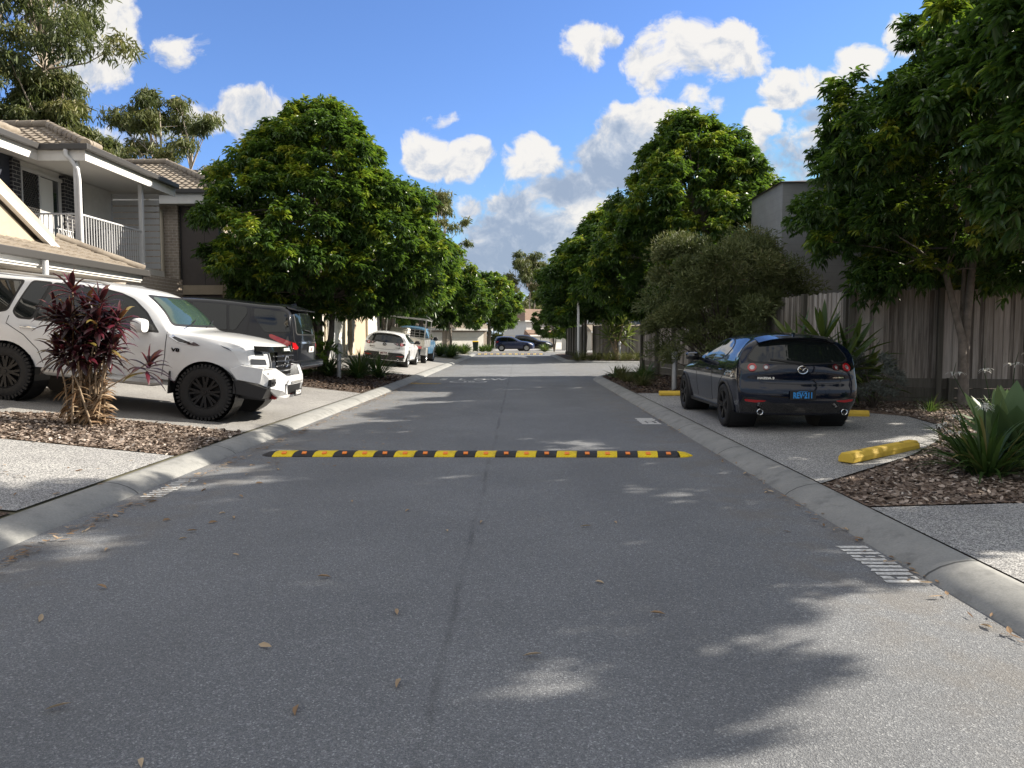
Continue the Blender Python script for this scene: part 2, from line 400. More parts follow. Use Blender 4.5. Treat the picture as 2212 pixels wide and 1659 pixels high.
# earth: one big sheet under everything, out to the horizon
mb = MB(); mb.add([(-1500, -300, -1.9), (1500, -300, -1.9), (1500, 2500, -1.9), (-1500, 2500, -1.9)], [(0, 1, 2, 3)])
mb.build('ground', MATS['soil'], fixn=False)['kind'] = 'structure'
# road with the side street on the right and the cross street at the far end
KW = .33
RX, LX = 2.52, -3.47
def LK(y): return LX-KW-.02-.17*(1-sm(7, 24, y))            # back of the left kerb, which drifts out toward the viewer
right_edge = [(RX, -8)]+arc(RX+4.6, 25.2, 4.6, 180, 90)+[(40, 29.8)]
right_edge2 = [(40, 41.2)]+arc(RX+3.1, 44.3, 3.1, 270, 180)+[(RX-.1, 57.5)]+arc(RX+3.4, 58, 3.5, 180, 90)+[(40, 61.5)]
left_edge = [(-40, 62)]+arc(LX-3.5, 58.5, 3.5, 90, 0)+[(LX, 26)]+[(LX-.17*(1-sm(7, 24, y)), y) for y in (23, 20, 17, 14, 11, 8, 6, -8)]
far_edge = [(40, 70), (-40, 70)]
sheet('road', right_edge+right_edge2+far_edge+left_edge, MATS['asphalt'], lambda x, y: zdown(y), 0, 2.5)
# verges (terrain behind the kerbs)
verge_l = [(LK(0)+.02, -8), (LK(8)+.02, 8), (LX-KW, 26), (LX-KW, 58.5)]+arc(LX-3.5, 58.5, 3.5-KW, 0, 90)+[(-40, 62-KW), (-40, -8)]
sheet('verge_ground', verge_l, MATS['soil'], zL, -.012, 1.0)
verge_r = [(RX+KW, -8)]+arc(RX+4.6, 25.2, 4.6-KW, 180, 90)+[(40, 29.8-KW), (40, -8)]
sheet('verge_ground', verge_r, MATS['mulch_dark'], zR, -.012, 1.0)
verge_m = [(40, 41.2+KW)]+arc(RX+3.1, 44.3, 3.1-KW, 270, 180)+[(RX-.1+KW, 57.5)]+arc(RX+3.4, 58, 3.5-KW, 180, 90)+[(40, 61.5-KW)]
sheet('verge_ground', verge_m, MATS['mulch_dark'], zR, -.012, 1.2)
sheet('verge_ground', [(-60, 70.3), (60, 70.3), (60, 190), (-60, 190)], MATS['drive_concrete'], lambda x, y: .08+zdown(y), -.012, 8)

def kerb(path, side):                     # side +1: land on the left of the path direction
    prof = [(-.03, -.04), (0, .004), (.03, .03), (.10, .068), (.19, .096), (.27, .108), (.325, .106), (.34, .09), (.342, -.05)]
    P2 = [Vector(p) for p in path]; dense = [P2[0]]
    for a, b in zip(P2, P2[1:]):
        k = max(1, int((b-a).length/1.2)); dense += [a.lerp(b, j/k) for j in range(1, k+1)]
    vs = []; fs = []; n = len(prof)
    for i, p in enumerate(dense):
        d = (dense[min(i+1, len(dense)-1)]-dense[max(0, i-1)]).normalized(); nrm = Vector((-d.y, d.x))*side
        for (o, z) in prof: q = p+nrm*o; vs.append((q.x, q.y, z+zdown(q.y)))
    for i in range(len(dense)-1):
        for k in range(n-1): fs.append((i*n+k, i*n+k+1, (i+1)*n+k+1, (i+1)*n+k))
    o = MB().add(vs, fs).build('kerb', MATS['kerb_concrete'], smooth=True, angle=60); o['kind'] = 'structure'
kerb([p for p in left_edge[::-1]], 1)
kerb(right_edge, -1)
kerb(right_edge2, -1)
kerb(far_edge[::-1], 1)
# driveways, bays and garden beds laid on the verges
sheet('driveway', [(LK(5.75), 5.75), (LK(8.45), 8.45), (-8.4, 8.3), (-9.6, 7.4), (-9.6, 5.4)], MATS['aggregate'], zL, .004, .7)
sheet('driveway', [(LK(10.6), 10.6), (LK(18.0), 18.0), (-9.5, 18.4), (-9.5, 9.2), (-8.2, 9.3), (-6.6, 10.55)], MATS['aggregate_drive'], zL, .004, .7)
sheet('driveway', [(LK(26.2), 26.2), (LK(44.5), 44.5), (-8.2, 44.5), (-8.2, 25.6)], MATS['drive_concrete'], zL, .004, .9)
sheet('driveway', [(LK(50), 50), (LK(56), 56), (-9.45, 56), (-9.45, 50)], MATS['drive_concrete'], zL, .004, 1)
bed_ln = [(LK(8.5), 8.5), (LK(10.55), 10.55), (-6.6, 10.5), (-8.2, 9.25), (-8.4, 8.35)]
bed_l0 = [(LK(3), 3), (LK(5.7), 5.7), (-9.6, 5.35), (-9.6, 3)]
bed_lf = [(LK(18.05), 18.05), (LK(26.1), 26.1), (-7.6, 25.9), (-9.4, 24.8), (-9.4, 18.45)]
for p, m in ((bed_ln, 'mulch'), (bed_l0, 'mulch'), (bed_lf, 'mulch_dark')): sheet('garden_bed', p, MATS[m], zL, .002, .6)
bay = [(RX+KW+.02, 7.0), (4.55, 8.55), (5.5, 9.7), (6.35, 11.3), (6.5, 12.4), (6.0, 13.2), (5.9, 18.0), (RX+KW+.02, 18.05)]
sheet('parking_bay', bay, MATS['aggregate'], zR, .004, .8)
sheet('driveway', [(RX+KW+.02, -2), (RX+KW+.02, 6.0), (5.2, 6.15), (9.5, 6.1), (9.5, -2)], MATS['aggregate'], zR, .004, .8)
bed_rn = [(RX+KW+.02, 6.05), (RX+KW+.02, 6.95), (4.6, 8.5), (5.55, 9.65), (6.4, 11.3), (6.55, 12.4), (6.05, 13.2), (6.0, 15.3), (11.5, 14.6), (11.5, 6.15), (5.2, 6.2)]
sheet('garden_bed', bed_rn, MATS['mulch'], zR, .002, .7)
bed_rf = [(RX+KW+.02, 18.1), (RX+KW+.02, 25.2)]+arc(RX+4.6, 25.2, 4.6-KW-.02, 180, 125, 5)+[(6.3, 28), (6.6, 18.1)]
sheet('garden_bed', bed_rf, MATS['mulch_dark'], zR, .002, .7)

# ------------------------------------------------------------------ painted road markings
def flat_poly(mb, pts, z=.004): mb.add([(p[0], p[1], z+zdown(p[1])) for p in pts], [tuple(range(len(pts)))])
def marking(label, quads, m='paint_white'):
    mb = MB()
    for q in quads: flat_poly(mb, q)
    o = mb.build('painted_marking', MATS[m], fixn=False)
    for p in o.data.polygons:
        if p.normal.z < 0: p.flip()
    tag(o, label, 'road marking'); return o
def stripes(c0, c1, wd, n, gap=.35, blot=False, seed=1):   # ladder of bars between two corners (far-left .. near)
    rnd = random.Random(seed); out = []
    c0 = Vector(c0); c1 = Vector(c1); d = (c1-c0)/n
    for i in range(n):
        a = c0+d*i; b = a+d*(1-gap)
        if blot and i in (3, n-2):
            out += [[a, a+Vector((wd*.28, 0)), b+Vector((wd*.33, 0)), b], [a+Vector((wd*.42, -.02)), a+Vector((wd*.72, -.02)), b+Vector((wd*.70, 0)), b+Vector((wd*.40, 0))], [a+Vector((wd*.85, 0)), a+Vector((wd, 0)), b+Vector((wd, 0)), b+Vector((wd*.9, 0))]]
        else:
            e = rnd.uniform(-.02, .02); out.append([a+Vector((e, 0)), a+Vector((wd+e, rnd.uniform(-.006, .006))), b+Vector((wd+e, 0)), b+Vector((rnd.uniform(-.015, .015), 0))])
    return out
marking('white ladder of painted bars on the asphalt beside the near right kerb', stripes((2.27, 5.23), (2.25, 4.42), .22, 11, .30, True))
marking('white ladder of painted bars on the asphalt beside the near left kerb', stripes((-3.54, 7.62), (-3.54, 6.76), .20, 11, .38, False, 3))
marking('small white painted panel on the asphalt by the right kerb near the dark blue hatchback', stripes((2.10, 13.5), (2.10, 12.55), .32, 6, .12, True, 5))
yq = [[(LX+.02, 23.6), (LX+1.0, 23.35), (LX+1.0, 23.22), (LX+.02, 23.45)]]+[[(LX+.08+i*.13, 23.4), (LX+.14+i*.13, 23.38), (LX+.06+i*.13, 23.05), (LX+i*.13, 23.05)] for i in range(7)]
marking('worn yellow hatched strip painted across the gutter at the left kerb', yq, 'paint_yellow_road')
mb = MB()
gx = G(1055, 950).x
for ch, px in (('S', 994), ('L', 1012), ('O', 1033), ('W', 1056)):
    pass
xs = [(-2.62, 'S'), (-1.98, 'L'), (-1.38, 'O'), (-.72, 'W')]
for x, ch in xs: text_into(mb, ch, .62, Matrix.Translation((x, 25.6, .004)) @ Matrix.Diagonal((.85, 2.0, .1, 1)), .002, .02)
ring = [(-1.68+.62*math.cos(a*math.pi/18), 24.25+.55*math.sin(a*math.pi/18)) for a in range(36)]
rin = [(-1.68+.54*math.cos(a*math.pi/18), 24.25+.47*math.sin(a*math.pi/18)) for a in range(36)]
for i in range(36):
    j = (i+1) % 36; flat_poly(mb, [ring[i], ring[j], rin[j], rin[i]])
text_into(mb, '10', .42, Matrix.Translation((-1.68, 24.25, .004)) @ Matrix.Diagonal((1, 1.3, .1, 1)), .002, .02)
tag(mb.build('painted_marking', MATS['paint_white'], fixn=True), 'white SLOW lettering over a speed circle painted on the left lane', 'road marking')
# ------------------------------------------------------------------ vehicle materials
def paint_mat(name, col, rough=.28, coat=1.0, metal=0.0, dust=.02):
    m, t, b = base_mat(name); b.inputs['Roughness'].default_value = rough; b.inputs['Metallic'].default_value = metal
    b.inputs['Coat Weight'].default_value = coat; b.inputs['Coat Roughness'].default_value = .015; b.inputs['Specular IOR Level'].default_value = .12
    co = t.new('ShaderNodeTexCoord').outputs['Object']
    d = ss(t, .45, .8, t.noise(co, 3.5, 7, .7))                    # a little road dust
    c = t.mix(t.m('MULTIPLY', d, dust), col, (.30, .28, .25)); t.l.new(c, b.inputs['Base Color'])
    r = t.m('ADD', rough, t.m('MULTIPLY', d, .12)); t.l.new(r, b.inputs['Roughness']); return m
paint_mat('paint_white_car', (.74, .75, .76), .35, dust=.12)
paint_mat('paint_navy', (.003, .006, .017), .18, coat=1)
paint_mat('paint_black_car', (.006, .007, .010), .3, coat=.8)
paint_mat('paint_blue_ute', (.085, .20, .33), .35, .8)
paint_mat('paint_blue_far', (.006, .018, .075), .25)
mat('car_glass', (.010, .013, .013), .03, spec=.5, coat=.3)
mat('car_glass_green', (.035, .06, .05), .03, spec=.5, coat=.4)
mat('black_trim', (.012, .012, .013), .45)
mat('black_gloss', (.008, .008, .009), .12, coat=1)
mat('tyre_rubber', (.013, .013, .014), .75, var=.3, vscale=20, bump=.2)
mat('rim_black', (.012, .012, .013), .42, spec=.3)
mat('rim_silver', (.45, .46, .47), .3, metal=.8)
mat('chrome', (.75, .76, .78), .12, metal=1)
mat('lamp_red', (.42, .008, .012), .12, coat=1)
mat('lamp_dark_red', (.10, .004, .008), .1, coat=1)
mat('lamp_clear', (.80, .82, .84), .10, metal=.0, coat=1)
mat('plate_white', (.75, .75, .73), .5)
mat('plate_black', (.012, .012, .013), .4)
mat('plate_blue_text', (.04, .30, .72), .4)
mat('plate_maroon_text', (.12, .02, .03), .5)
mat('white_text', (.8, .8, .8), .4)
mat('alloy_tray', (.48, .48, .47), .4, metal=.6, var=.15)
mat('tray_paint', (.50, .47, .40), .6, var=.2, vscale=8)
mat('headlamp_dark', (.06, .065, .075), .08, coat=1)
mat('recovery_red', (.35, .02, .02), .5)
MM = MATS

def catmull(P, seg):                       # P: (n,k) ; seg: samples per span
    P = np.asarray(P, float); out = []
    n = len(P)
    for i in range(n-1):
        p0, p1, p2, p3 = P[max(i-1, 0)], P[i], P[i+1], P[min(i+2, n-1)]
        k = seg[i]; d = lambda a, b: max(1e-4, np.linalg.norm(a-b)**.5)
        t1 = d(p0, p1) if i > 0 else d(p1, p2); t2 = d(p1, p2); t3 = d(p2, p3) if i < n-2 else t2
        m1 = (p2-p1) if i == 0 else ((p1-p0)/t1-(p2-p0)/(t1+t2)+(p2-p1)/t2)*t2
        m2 = (p2-p1) if i == n-2 else ((p2-p1)/t2-(p3-p1)/(t2+t3)+(p3-p2)/t3)*t2
        for j in range(k):
            t = j/k; out.append((2*t**3-3*t*t+1)*p1+(t**3-2*t*t+t)*m1+(-2*t**3+3*t*t)*p2+(t**3-t*t)*m2)
    out.append(P[-1]); return np.array(out)

def car_body(sp, paint, root, name='body'):
    S = np.array(sp['st'], float); fa, rb = sp['fa'], sp['rb']; n = len(S); J = 30
    seg = []
    for i in range(n-1):
        if i < fa: seg.append(J//fa)
        elif i >= rb: seg.append(J//(n-1-rb))
        else: seg.append(max(3, int(np.linalg.norm(S[i+1, :2]-S[i, :2])/.045)))
    J = (J//fa)*fa; J2 = (30//(n-1-rb))*(n-1-rb)
    assert J == J2, (J, J2)
    D = catmull(S, seg); ia = J; ib = len(D)-1-J; T = 26
    C = D[:, :2]; E = D[:, 2:5]
    V = []; Fc = []
    tt = np.linspace(-1, 1, T+1)
    for i in range(len(D)):
        g = np.abs(tt)**sp.get('crown', 2.6)
        V.append(np.stack([C[i, 0]+(E[i, 0]-C[i, 0])*g, E[i, 1]*tt, C[i, 1]+(E[i, 2]-C[i, 1])*g], 1))
    V = np.concatenate(V); w_ = T+1
    for i in range(len(D)-1):
        for j in range(T): Fc.append((i*w_+j, (i+1)*w_+j, (i+1)*w_+j+1, i*w_+j+1))
    # side sheets by a Coons patch in (x, z)
    top = E[ia:ib+1][:, [0, 2]]; left = E[:ia+1][::-1][:, [0, 2]]; right = E[ib:][:, [0, 2]]
    ytop = E[ia:ib+1, 1]; yl = E[:ia+1][::-1][:, 1]; yr = E[ib:][:, 1]
    I = ib-ia; u = (top[:, 0]-top[0, 0])/(top[-1, 0]-top[0, 0]); v = np.linspace(0, 1, J+1)
    bot = left[-1]+(right[-1]-left[-1])*u[:, None]
    side = np.zeros((I+1, J+1, 3))
    for i in range(I+1):
        for j in range(J+1):
            uu, vv = u[i], v[j]
            p = (1-vv)*top[i]+vv*bot[i]+(1-uu)*left[j]+uu*right[j]-((1-uu)*(1-vv)*top[0]+uu*(1-vv)*top[-1]+(1-uu)*vv*left[-1]+uu*vv*right[-1])
            x, z = p; zb = min(np.interp(x, *sp['belt']), top[i, 1]-.07)
            W = np.interp(x, *sp['plan'])
            def pr(z): return W*np.interp(z, *sp['prof'])
            if z <= zb: y = pr(z)
            else:
                f = min(1, (z-zb)/max(.03, top[i, 1]-zb)); y = pr(zb)+(ytop[i]-pr(zb))*f+.025*math.sin(math.pi*f)*(1 if top[i, 1]-zb > .2 else 0)
            if top[i, 1]-zb <= .2: y = ytop[i]+(pr(min(z, zb))-ytop[i])*sm(0, .1, top[i, 1]-z)
            k = sm(0, sp.get('nose', .45), abs(x-left[j, 0])); y = yl[j]+(y-yl[j])*k
            k = sm(0, sp.get('tail', .35), abs(x-right[j, 0])); y = yr[j]+(y-yr[j])*k
            if i == 0: y = yl[j]
            if i == I: y = yr[j]
            if j == 0: y = ytop[i]
            side[i, j] = (x, y, z)
    for sgn in (1, -1):
        o = len(V); q = side.reshape(-1, 3).copy(); q[:, 1] *= sgn; V = np.concatenate([V, q]); h = J+1
        for i in range(I):
            for j in range(J):
                f = (o+i*h+j, o+(i+1)*h+j, o+(i+1)*h+j+1, o+i*h+j+1); Fc.append(f if sgn < 0 else f[::-1])
    # weld
    key = np.round(V, 4); uq, inv = np.unique(key, axis=0, return_inverse=True); inv = inv.ravel()
    V = uq.copy(); Fc = [tuple(dict.fromkeys(inv[list(f)])) for f in Fc]; Fc = [f for f in Fc if len(f) >= 3]
    # smooth
    ed = set()
    cnt = {}
    for f in Fc:
        for a, b in zip(f, f[1:]+f[:1]):
            e = (min(a, b), max(a, b)); cnt[e] = cnt.get(e, 0)+1
    e = np.array(list(cnt.keys())); c = np.array(list(cnt.values()))
    bd = np.zeros(len(V), bool); bd[e[c == 1].ravel()] = True
    for it in range(sp.get('smooth', 7)):
        acc = np.zeros_like(V); k = np.zeros(len(V))
        np.add.at(acc, e[:, 0], V[e[:, 1]]); np.add.at(acc, e[:, 1], V[e[:, 0]]); np.add.at(k, e[:, 0], 1); np.add.at(k, e[:, 1], 1)
        nv = acc/k[:, None]; nv[bd] = V[bd]; V = V+.5*(nv-V)
    full = BVHTree.FromPolygons([tuple(p) for p in V], [tuple(int(a) for a in f) for f in Fc])
    # wheel arches
    ar = sp['arch']; keep = []
    for f in Fc:
        c = V[list(f)].mean(0); cut = False
        for wx in sp['axles']:
            if abs(c[1]) > .45*sp['W']*.9 and math.hypot(c[0]-wx, c[2]-sp['wz']) < ar: cut = True
        if not cut: keep.append(f)
    used = np.unique(np.concatenate([np.array(f) for f in keep]))
    for wx in sp['axles']:
        dx = V[:, 0]-wx; dz = V[:, 2]-sp['wz']; r = np.hypot(dx, dz)
        mk = (np.abs(V[:, 1]) > .6) & (np.abs(r-ar) < .042)
        V[mk, 0] = wx+dx[mk]/r[mk]*ar; V[mk, 2] = sp['wz']+dz[mk]/r[mk]*ar
    mb = MB(); mb.add(V.tolist(), [tuple(int(a) for a in f) for f in keep])
    o = mb.build(name, paint, root, smooth=True, angle=50)
    return o, full

def patch(bvh, pts, view, m, name, parent, off=.004, step=.05, depth=.012, r=0, label=None, mirror=False, yside=None):
    """A fitted panel: outline in a side / front / rear / top view laid onto the body, with a short skirt to give it thickness."""
    if r: pts = roundpoly(pts, r)
    P2, tris, nb = fill2d(pts, step)
    D = {'L': Vector((0, -1, 0)), 'R': Vector((0, 1, 0)), 'F': Vector((-1, 0, 0)), 'B': Vector((1, 0, 0)), 'T': Vector((0, 0, -1))}[view]
    vs = []
    for p in P2:
        o = {'L': Vector((p.x, 4, p.y)), 'R': Vector((p.x, -4, p.y)), 'F': Vector((8, p.x, p.y)), 'B': Vector((-8, p.x, p.y)), 'T': Vector((p.x, p.y, 5))}[view]
        h, n, _, _ = bvh.ray_cast(o, D)
        if h is None:
            h, n, _, _ = bvh.find_nearest(o+D*(3.2 if view in 'LR' else 6 if view in 'FB' else 3.3))
        if n.dot(D) > 0: n = -n
        vs.append((h, n))
    top = [h+n*off for h, n in vs]; bot = [h-n*depth for h, n in vs[:nb]]
    N = len(top); fs = [tuple(t) for t in tris]+[(i, (i+1) % nb, N+(i+1) % nb, N+i) for i in range(nb)]
    mb = MB(); mb.add(top+bot, fs); o = mb.build(name, m, parent, smooth=True, angle=50)
    if label: o['label'] = label
    return o
def both(bvh, pts, m, name, parent, sides='LR', **k):
    return [patch(bvh, pts, s, m, name, parent, **k) for s in sides]
def line2(pts, wd):                         # thin closed strip round an open poly-line (panel gaps)
    pts = [Vector(p) for p in pts]; L = []; Rr = []
    for i, p in enumerate(pts):
        d = (pts[min(i+1, len(pts)-1)]-pts[max(0, i-1)]).normalized(); nn_ = Vector((-d.y, d.x))*wd/2; L.append(tuple(p+nn_)); Rr.append(tuple(p-nn_))
    return L+Rr[::-1]
def grow(pts, d):
    c = sum((Vector(p) for p in pts), Vector((0, 0)))/len(pts); out = []; n = len(pts)
    area = sum(pts[i][0]*pts[(i+1) % n][1]-pts[(i+1) % n][0]*pts[i][1] for i in range(n)); s = 1 if area > 0 else -1
    for i in range(n):
        a, b, c_ = Vector(pts[i-1]), Vector(pts[i]), Vector(pts[(i+1) % n]); d1 = (b-a).normalized(); d2 = (c_-b).normalized()
        n1_ = Vector((d1.y, -d1.x))*s; n2_ = Vector((d2.y, -d2.x))*s; bis = n1_+n2_
        if bis.length < 1e-3: bis = n1_
        bis.normalize(); out.append(tuple(b+bis*d/max(.35, bis.dot(n1_))))
    return out
def window(bvh, pts, view, parent, m='car_glass', r=.05, edge=.022, name='window', label=None):
    e = patch(bvh, grow(pts, edge), view, MM['black_trim'], name, parent, off=.003, r=r*1.2, step=.06, label=label)
    patch(bvh, pts, view, MM[m], 'glass', e, off=.006, r=r, step=.06)
    return e

def wheel(root, x, y, z, R_, wd, rimr, spokes, rimmat, side, style='twin', knob=False):
    s = 1 if y > 0 else -1; mb = MB(); h = wd/2
    prof = [(rimr-.01, -h*.9), (rimr+.02, -h), (R_*.86, -h*1.02), (R_*.96, -h*.93), (R_, -h*.78), (R_, h*.78), (R_*.96, h*.93), (R_*.86, h*1.02), (rimr+.02, h), (rimr-.01, h*.9)]
    mb.lathe(prof, (0, 0, 0), 'Y', 48)
    nb = 44 if knob else 0
    for i in range(nb):                     # shoulder lugs of an off-road tyre
        a = i*2*math.pi/nb; rot = Matrix.Rotation(-a, 3, 'Y')
        for sd in (-1, 1):
            mb.box(rot @ Vector((R_*.985, sd*h*.80+(i % 2)*sd*.01, 0)), (.045 if i % 2 else .06, .07, R_*2*math.pi/nb*.55), rot)
    if not knob:
        for g in (-.45, -.15, .15, .45): mb.lathe([(R_+.001, g*wd-.004), (R_+.001, g*wd+.004)], (0, 0, 0), 'Y', 48)
    w_ = mb.build('wheel', MM['tyre_rubber'], root, smooth=True, angle=40); w_.location = (x, y, z)
    mb = MB(); o = s*h
    yo = lambda k: o*k
    mb.lathe([(rimr, yo(.92)), (rimr-.012, yo(.95)), (rimr-.03, yo(.8)), (rimr-.035, yo(.2))], (0, 0, 0), 'Y', 48)
    mb.lathe([(rimr-.03, yo(.18)), (.01, yo(.16))], (0, 0, 0), 'Y', 32)
    mb.lathe([(.085, yo(.3)), (.085, yo(.72)), (.07, yo(.80)), (.035, yo(.80)), (.03, yo(.86)), (.001, yo(.86))], (0, 0, 0), 'Y', 24)
    for i in range(spokes):
        for dd in ((-.11, .11) if style == 'twin' else (0,)):
            a = i*2*math.pi/spokes; a2 = a+dd*1.4
            p = Vector((math.cos(a+dd*.4)*.07, yo(.70), math.sin(a+dd*.4)*.07)); q = Vector((math.cos(a2)*(rimr-.02), yo(.80), math.sin(a2)*(rimr-.02)))
            mb.beam(p, q, .035 if style == 'twin' else .055, .03, up=(0, 1, 0))
    mb.build('rim', MM[rimmat], w_, smooth=True, angle=30)
    return w_

def liner(root, sp, m='black_trim'):        # dark wheel housings and under-tray
    mb = MB(); W = sp['W']/2
    for wx in sp['axles']:
        for s in (1, -1): mb.lathe([(sp['arch']+.004, s*(W-.03)), (sp['arch']+.004, s*(W-.42)), (.05, s*(W-.42))], (wx, 0, sp['wz']), 'Y', 30)
    x0, x1 = sp['st'][-1][2]+.12, sp['st'][0][2]-.12; zb = sp['st'][0][1]
    mb.bx(x0, x1, -W+.44, W-.44, zb-.02, zb+.2)
    mb.bx(sp['axles'][0]+sp['arch']+.02, sp['axles'][1]-sp['arch']-.02, -W+.13, W-.13, zb-.01, zb+.1)
    mb.build('underbody', MM[m], root)
def plate_on(bvh, root, xz, size, view, bgm, txtm, text, tsz, tilt=0, frame=None):
    y, z = xz; D = Vector((1, 0, 0)) if view == 'B' else Vector((-1, 0, 0)); o = Vector((-8 if view == 'B' else 8, y, z))
    h, n, _, _ = bvh.ray_cast(o, D); s = -1 if view == 'B' else 1; x = h.x+s*.018
    mb = MB(); mb.box((0, 0, 0), (.012, size[0], size[1])); pl = mb.build('number_plate', MM[bgm], root, bevel=.004)
    pl.location = (x, y, z); pl.rotation_euler = (0, R(tilt), 0)
    mb = MB(); M = (Matrix.Rotation(-math.pi/2, 4, 'Z') if s < 0 else Matrix.Rotation(math.pi/2, 4, 'Z')) @ Matrix.Rotation(math.pi/2, 4, 'X')
    text_into(mb, text, tsz, Matrix.Translation((s*.0075, 0, -.005)) @ M @ Matrix.Diagonal((.82, 1.15, 1, 1)), .003, .004)
    if frame:
        mb.box((s*.0065, 0, size[1]/2-.012), (.003, size[0]*.35, .006))
    mb.build('lettering', MM[txtm], pl)
    return pl
def badge_text(bvh, root, text, view, at, size, m='chrome', sc=(1.15, 1)):
    a, z = at
    if view in 'FB':
        o = Vector((-8 if view == 'B' else 8, a, z)); D = Vector((1 if view == 'B' else -1, 0, 0))
    else: o = Vector((a, 4 if view == 'L' else -4, z)); D = Vector((0, -1 if view == 'L' else 1, 0))
    h, n, _, _ = bvh.ray_cast(o, D)
    if n.dot(D) > 0: n = -n
    rz = {'B': -90, 'F': 90, 'L': 180, 'R': 0}[view]
    M = Matrix.Translation(h+n*.008) @ Matrix.Rotation(R({'B': 180, 'F': 0, 'L': -90, 'R': 90}[view]), 4, 'Z') @ Matrix.Rotation(math.atan2(n.y, n.x), 4, 'Z') @ Matrix.Rotation(R(rz), 4, 'Z') @ Matrix.Rotation(math.pi/2, 4, 'X') @ Matrix.Diagonal((*sc, 1, 1))
    mb = MB(); text_into(mb, text, size, M, .010, .003); return mb.build('badge', MM[m], root)
def oval_emblem(bvh, root, view, at, rx, rz, m='chrome', wings=True):
    y, z = at; D = Vector((1 if view == 'B' else -1, 0, 0)); h, n, _, _ = bvh.ray_cast(Vector((-8 if view == 'B' else 8, y, z)), D); s = D.x*-1
    mb = MB(); c = Vector((h.x+s*.018, y, z))
    mb.tube([c+Vector((0, rx*math.cos(a), rz*math.sin(a))) for a in np.linspace(0, 2*math.pi, 33)], .010, 6, cap=False)
    if wings:
        for q in (1, -1):
            mb.tube([c+Vector((0, q*rx*.98, rz*.30)), c+Vector((0, q*rx*.55, rz*.42)), c+Vector((0, q*rx*.2, rz*.05)), c+Vector((0, 0, -rz*.32))], [.006, .011, .010, .009], 6)
    else: mb.box(c, (.016, rx*2.3, rz*.34))
    return mb.build('emblem', MM[m], root, smooth=True)
def mirror_part(root, c, d, m, arm):
    mb = MB(); x, y, z = c; s = 1 if y > 0 else -1
    mb.lathe([(.001, -.5), (.55, -.46), (.86, -.25), (1, 0), (.95, .3), (.8, .46), (.001, .47)], (0, 0, 0), 'X', 18)
    vs = [(v[0]*d[0], v[1]*d[1]/2, v[2]*d[2]/2) for v in mb.v]
    vs = [(a, math.copysign(abs(b/(d[1]/2))**.7, b)*d[1]/2 if b else 0, math.copysign(abs(c_/(d[2]/2))**.7, c_)*d[2]/2 if c_ else 0) for a, b, c_ in vs]
    mb.v = vs; o = mb.build('wing_mirror', m, root, smooth=True, angle=60); o.location = c
    mb = MB(); mb.beam((0, 0, -d[2]*.3), Vector(arm)-Vector(c), .07, .05); mb.build('mirror_arm', MM['black_trim'], o)
    return o
def handle(bvh, root, side, x, z, m, L=.2):
    s = 1 if side == 'L' else -1; h, n, _, _ = bvh.ray_cast(Vector((x, 4*s, z)), Vector((0, -s, 0))); y = h.y+s*.028
    mb = MB(); mb.tube([(x-L/2, y-s*.03, z), (x-L/2+.025, y, z), (x+L/2-.025, y, z), (x+L/2, y-s*.03, z)], .014, 6)
    return mb.build('door_handle', m, root, smooth=True)

SLOPE = math.atan(.105)                     # fall of the left-hand driveways
# ------------------------------------------------------------------ hatchback (sleek, thick rear pillars)
HATCH = dict(W=1.795, st=[(3.56,.22,3.28,.72,.22),(3.63,.45,3.34,.80,.45),(3.60,.62,3.28,.82,.62),(3.50,.77,3.12,.80,.75),
  (3.2,.86,2.95,.80,.83),(2.6,.96,2.5,.82,.91),(2.08,1.02,1.98,.80,.97),(1.55,1.25,1.45,.68,1.18),(1.1,1.40,1.05,.60,1.33),
  (.4,1.437,.4,.58,1.385),(-.2,1.415,-.18,.575,1.36),(-.56,1.365,-.48,.575,1.30),(-.68,1.17,-.54,.66,1.13),(-.79,.99,-.60,.775,.97),
  (-.815,.86,-.645,.83,.85),(-.80,.73,-.645,.855,.73),(-.835,.62,-.67,.865,.61),(-.835,.45,-.67,.85,.45),(-.76,.25,-.55,.80,.25)],
  fa=3, rb=13, belt=([-.9, 0, 1.0, 2.2, 3.6], [1.03, 1.0, .965, .94, .8]),
  plan=([-.9, -.5, 0, .8, 2.0, 2.9, 3.4, 3.7], [.86, .885, .895, .88, .885, .885, .85, .74]),
  prof=([.15, .25, .42, .62, .78, .92, 1.05], [.925, .95, .975, .995, 1.0, .975, .93]),
  axles=(0, 2.726), arch=.355, wz=.325, nose=.5, tail=.3, smooth=8)
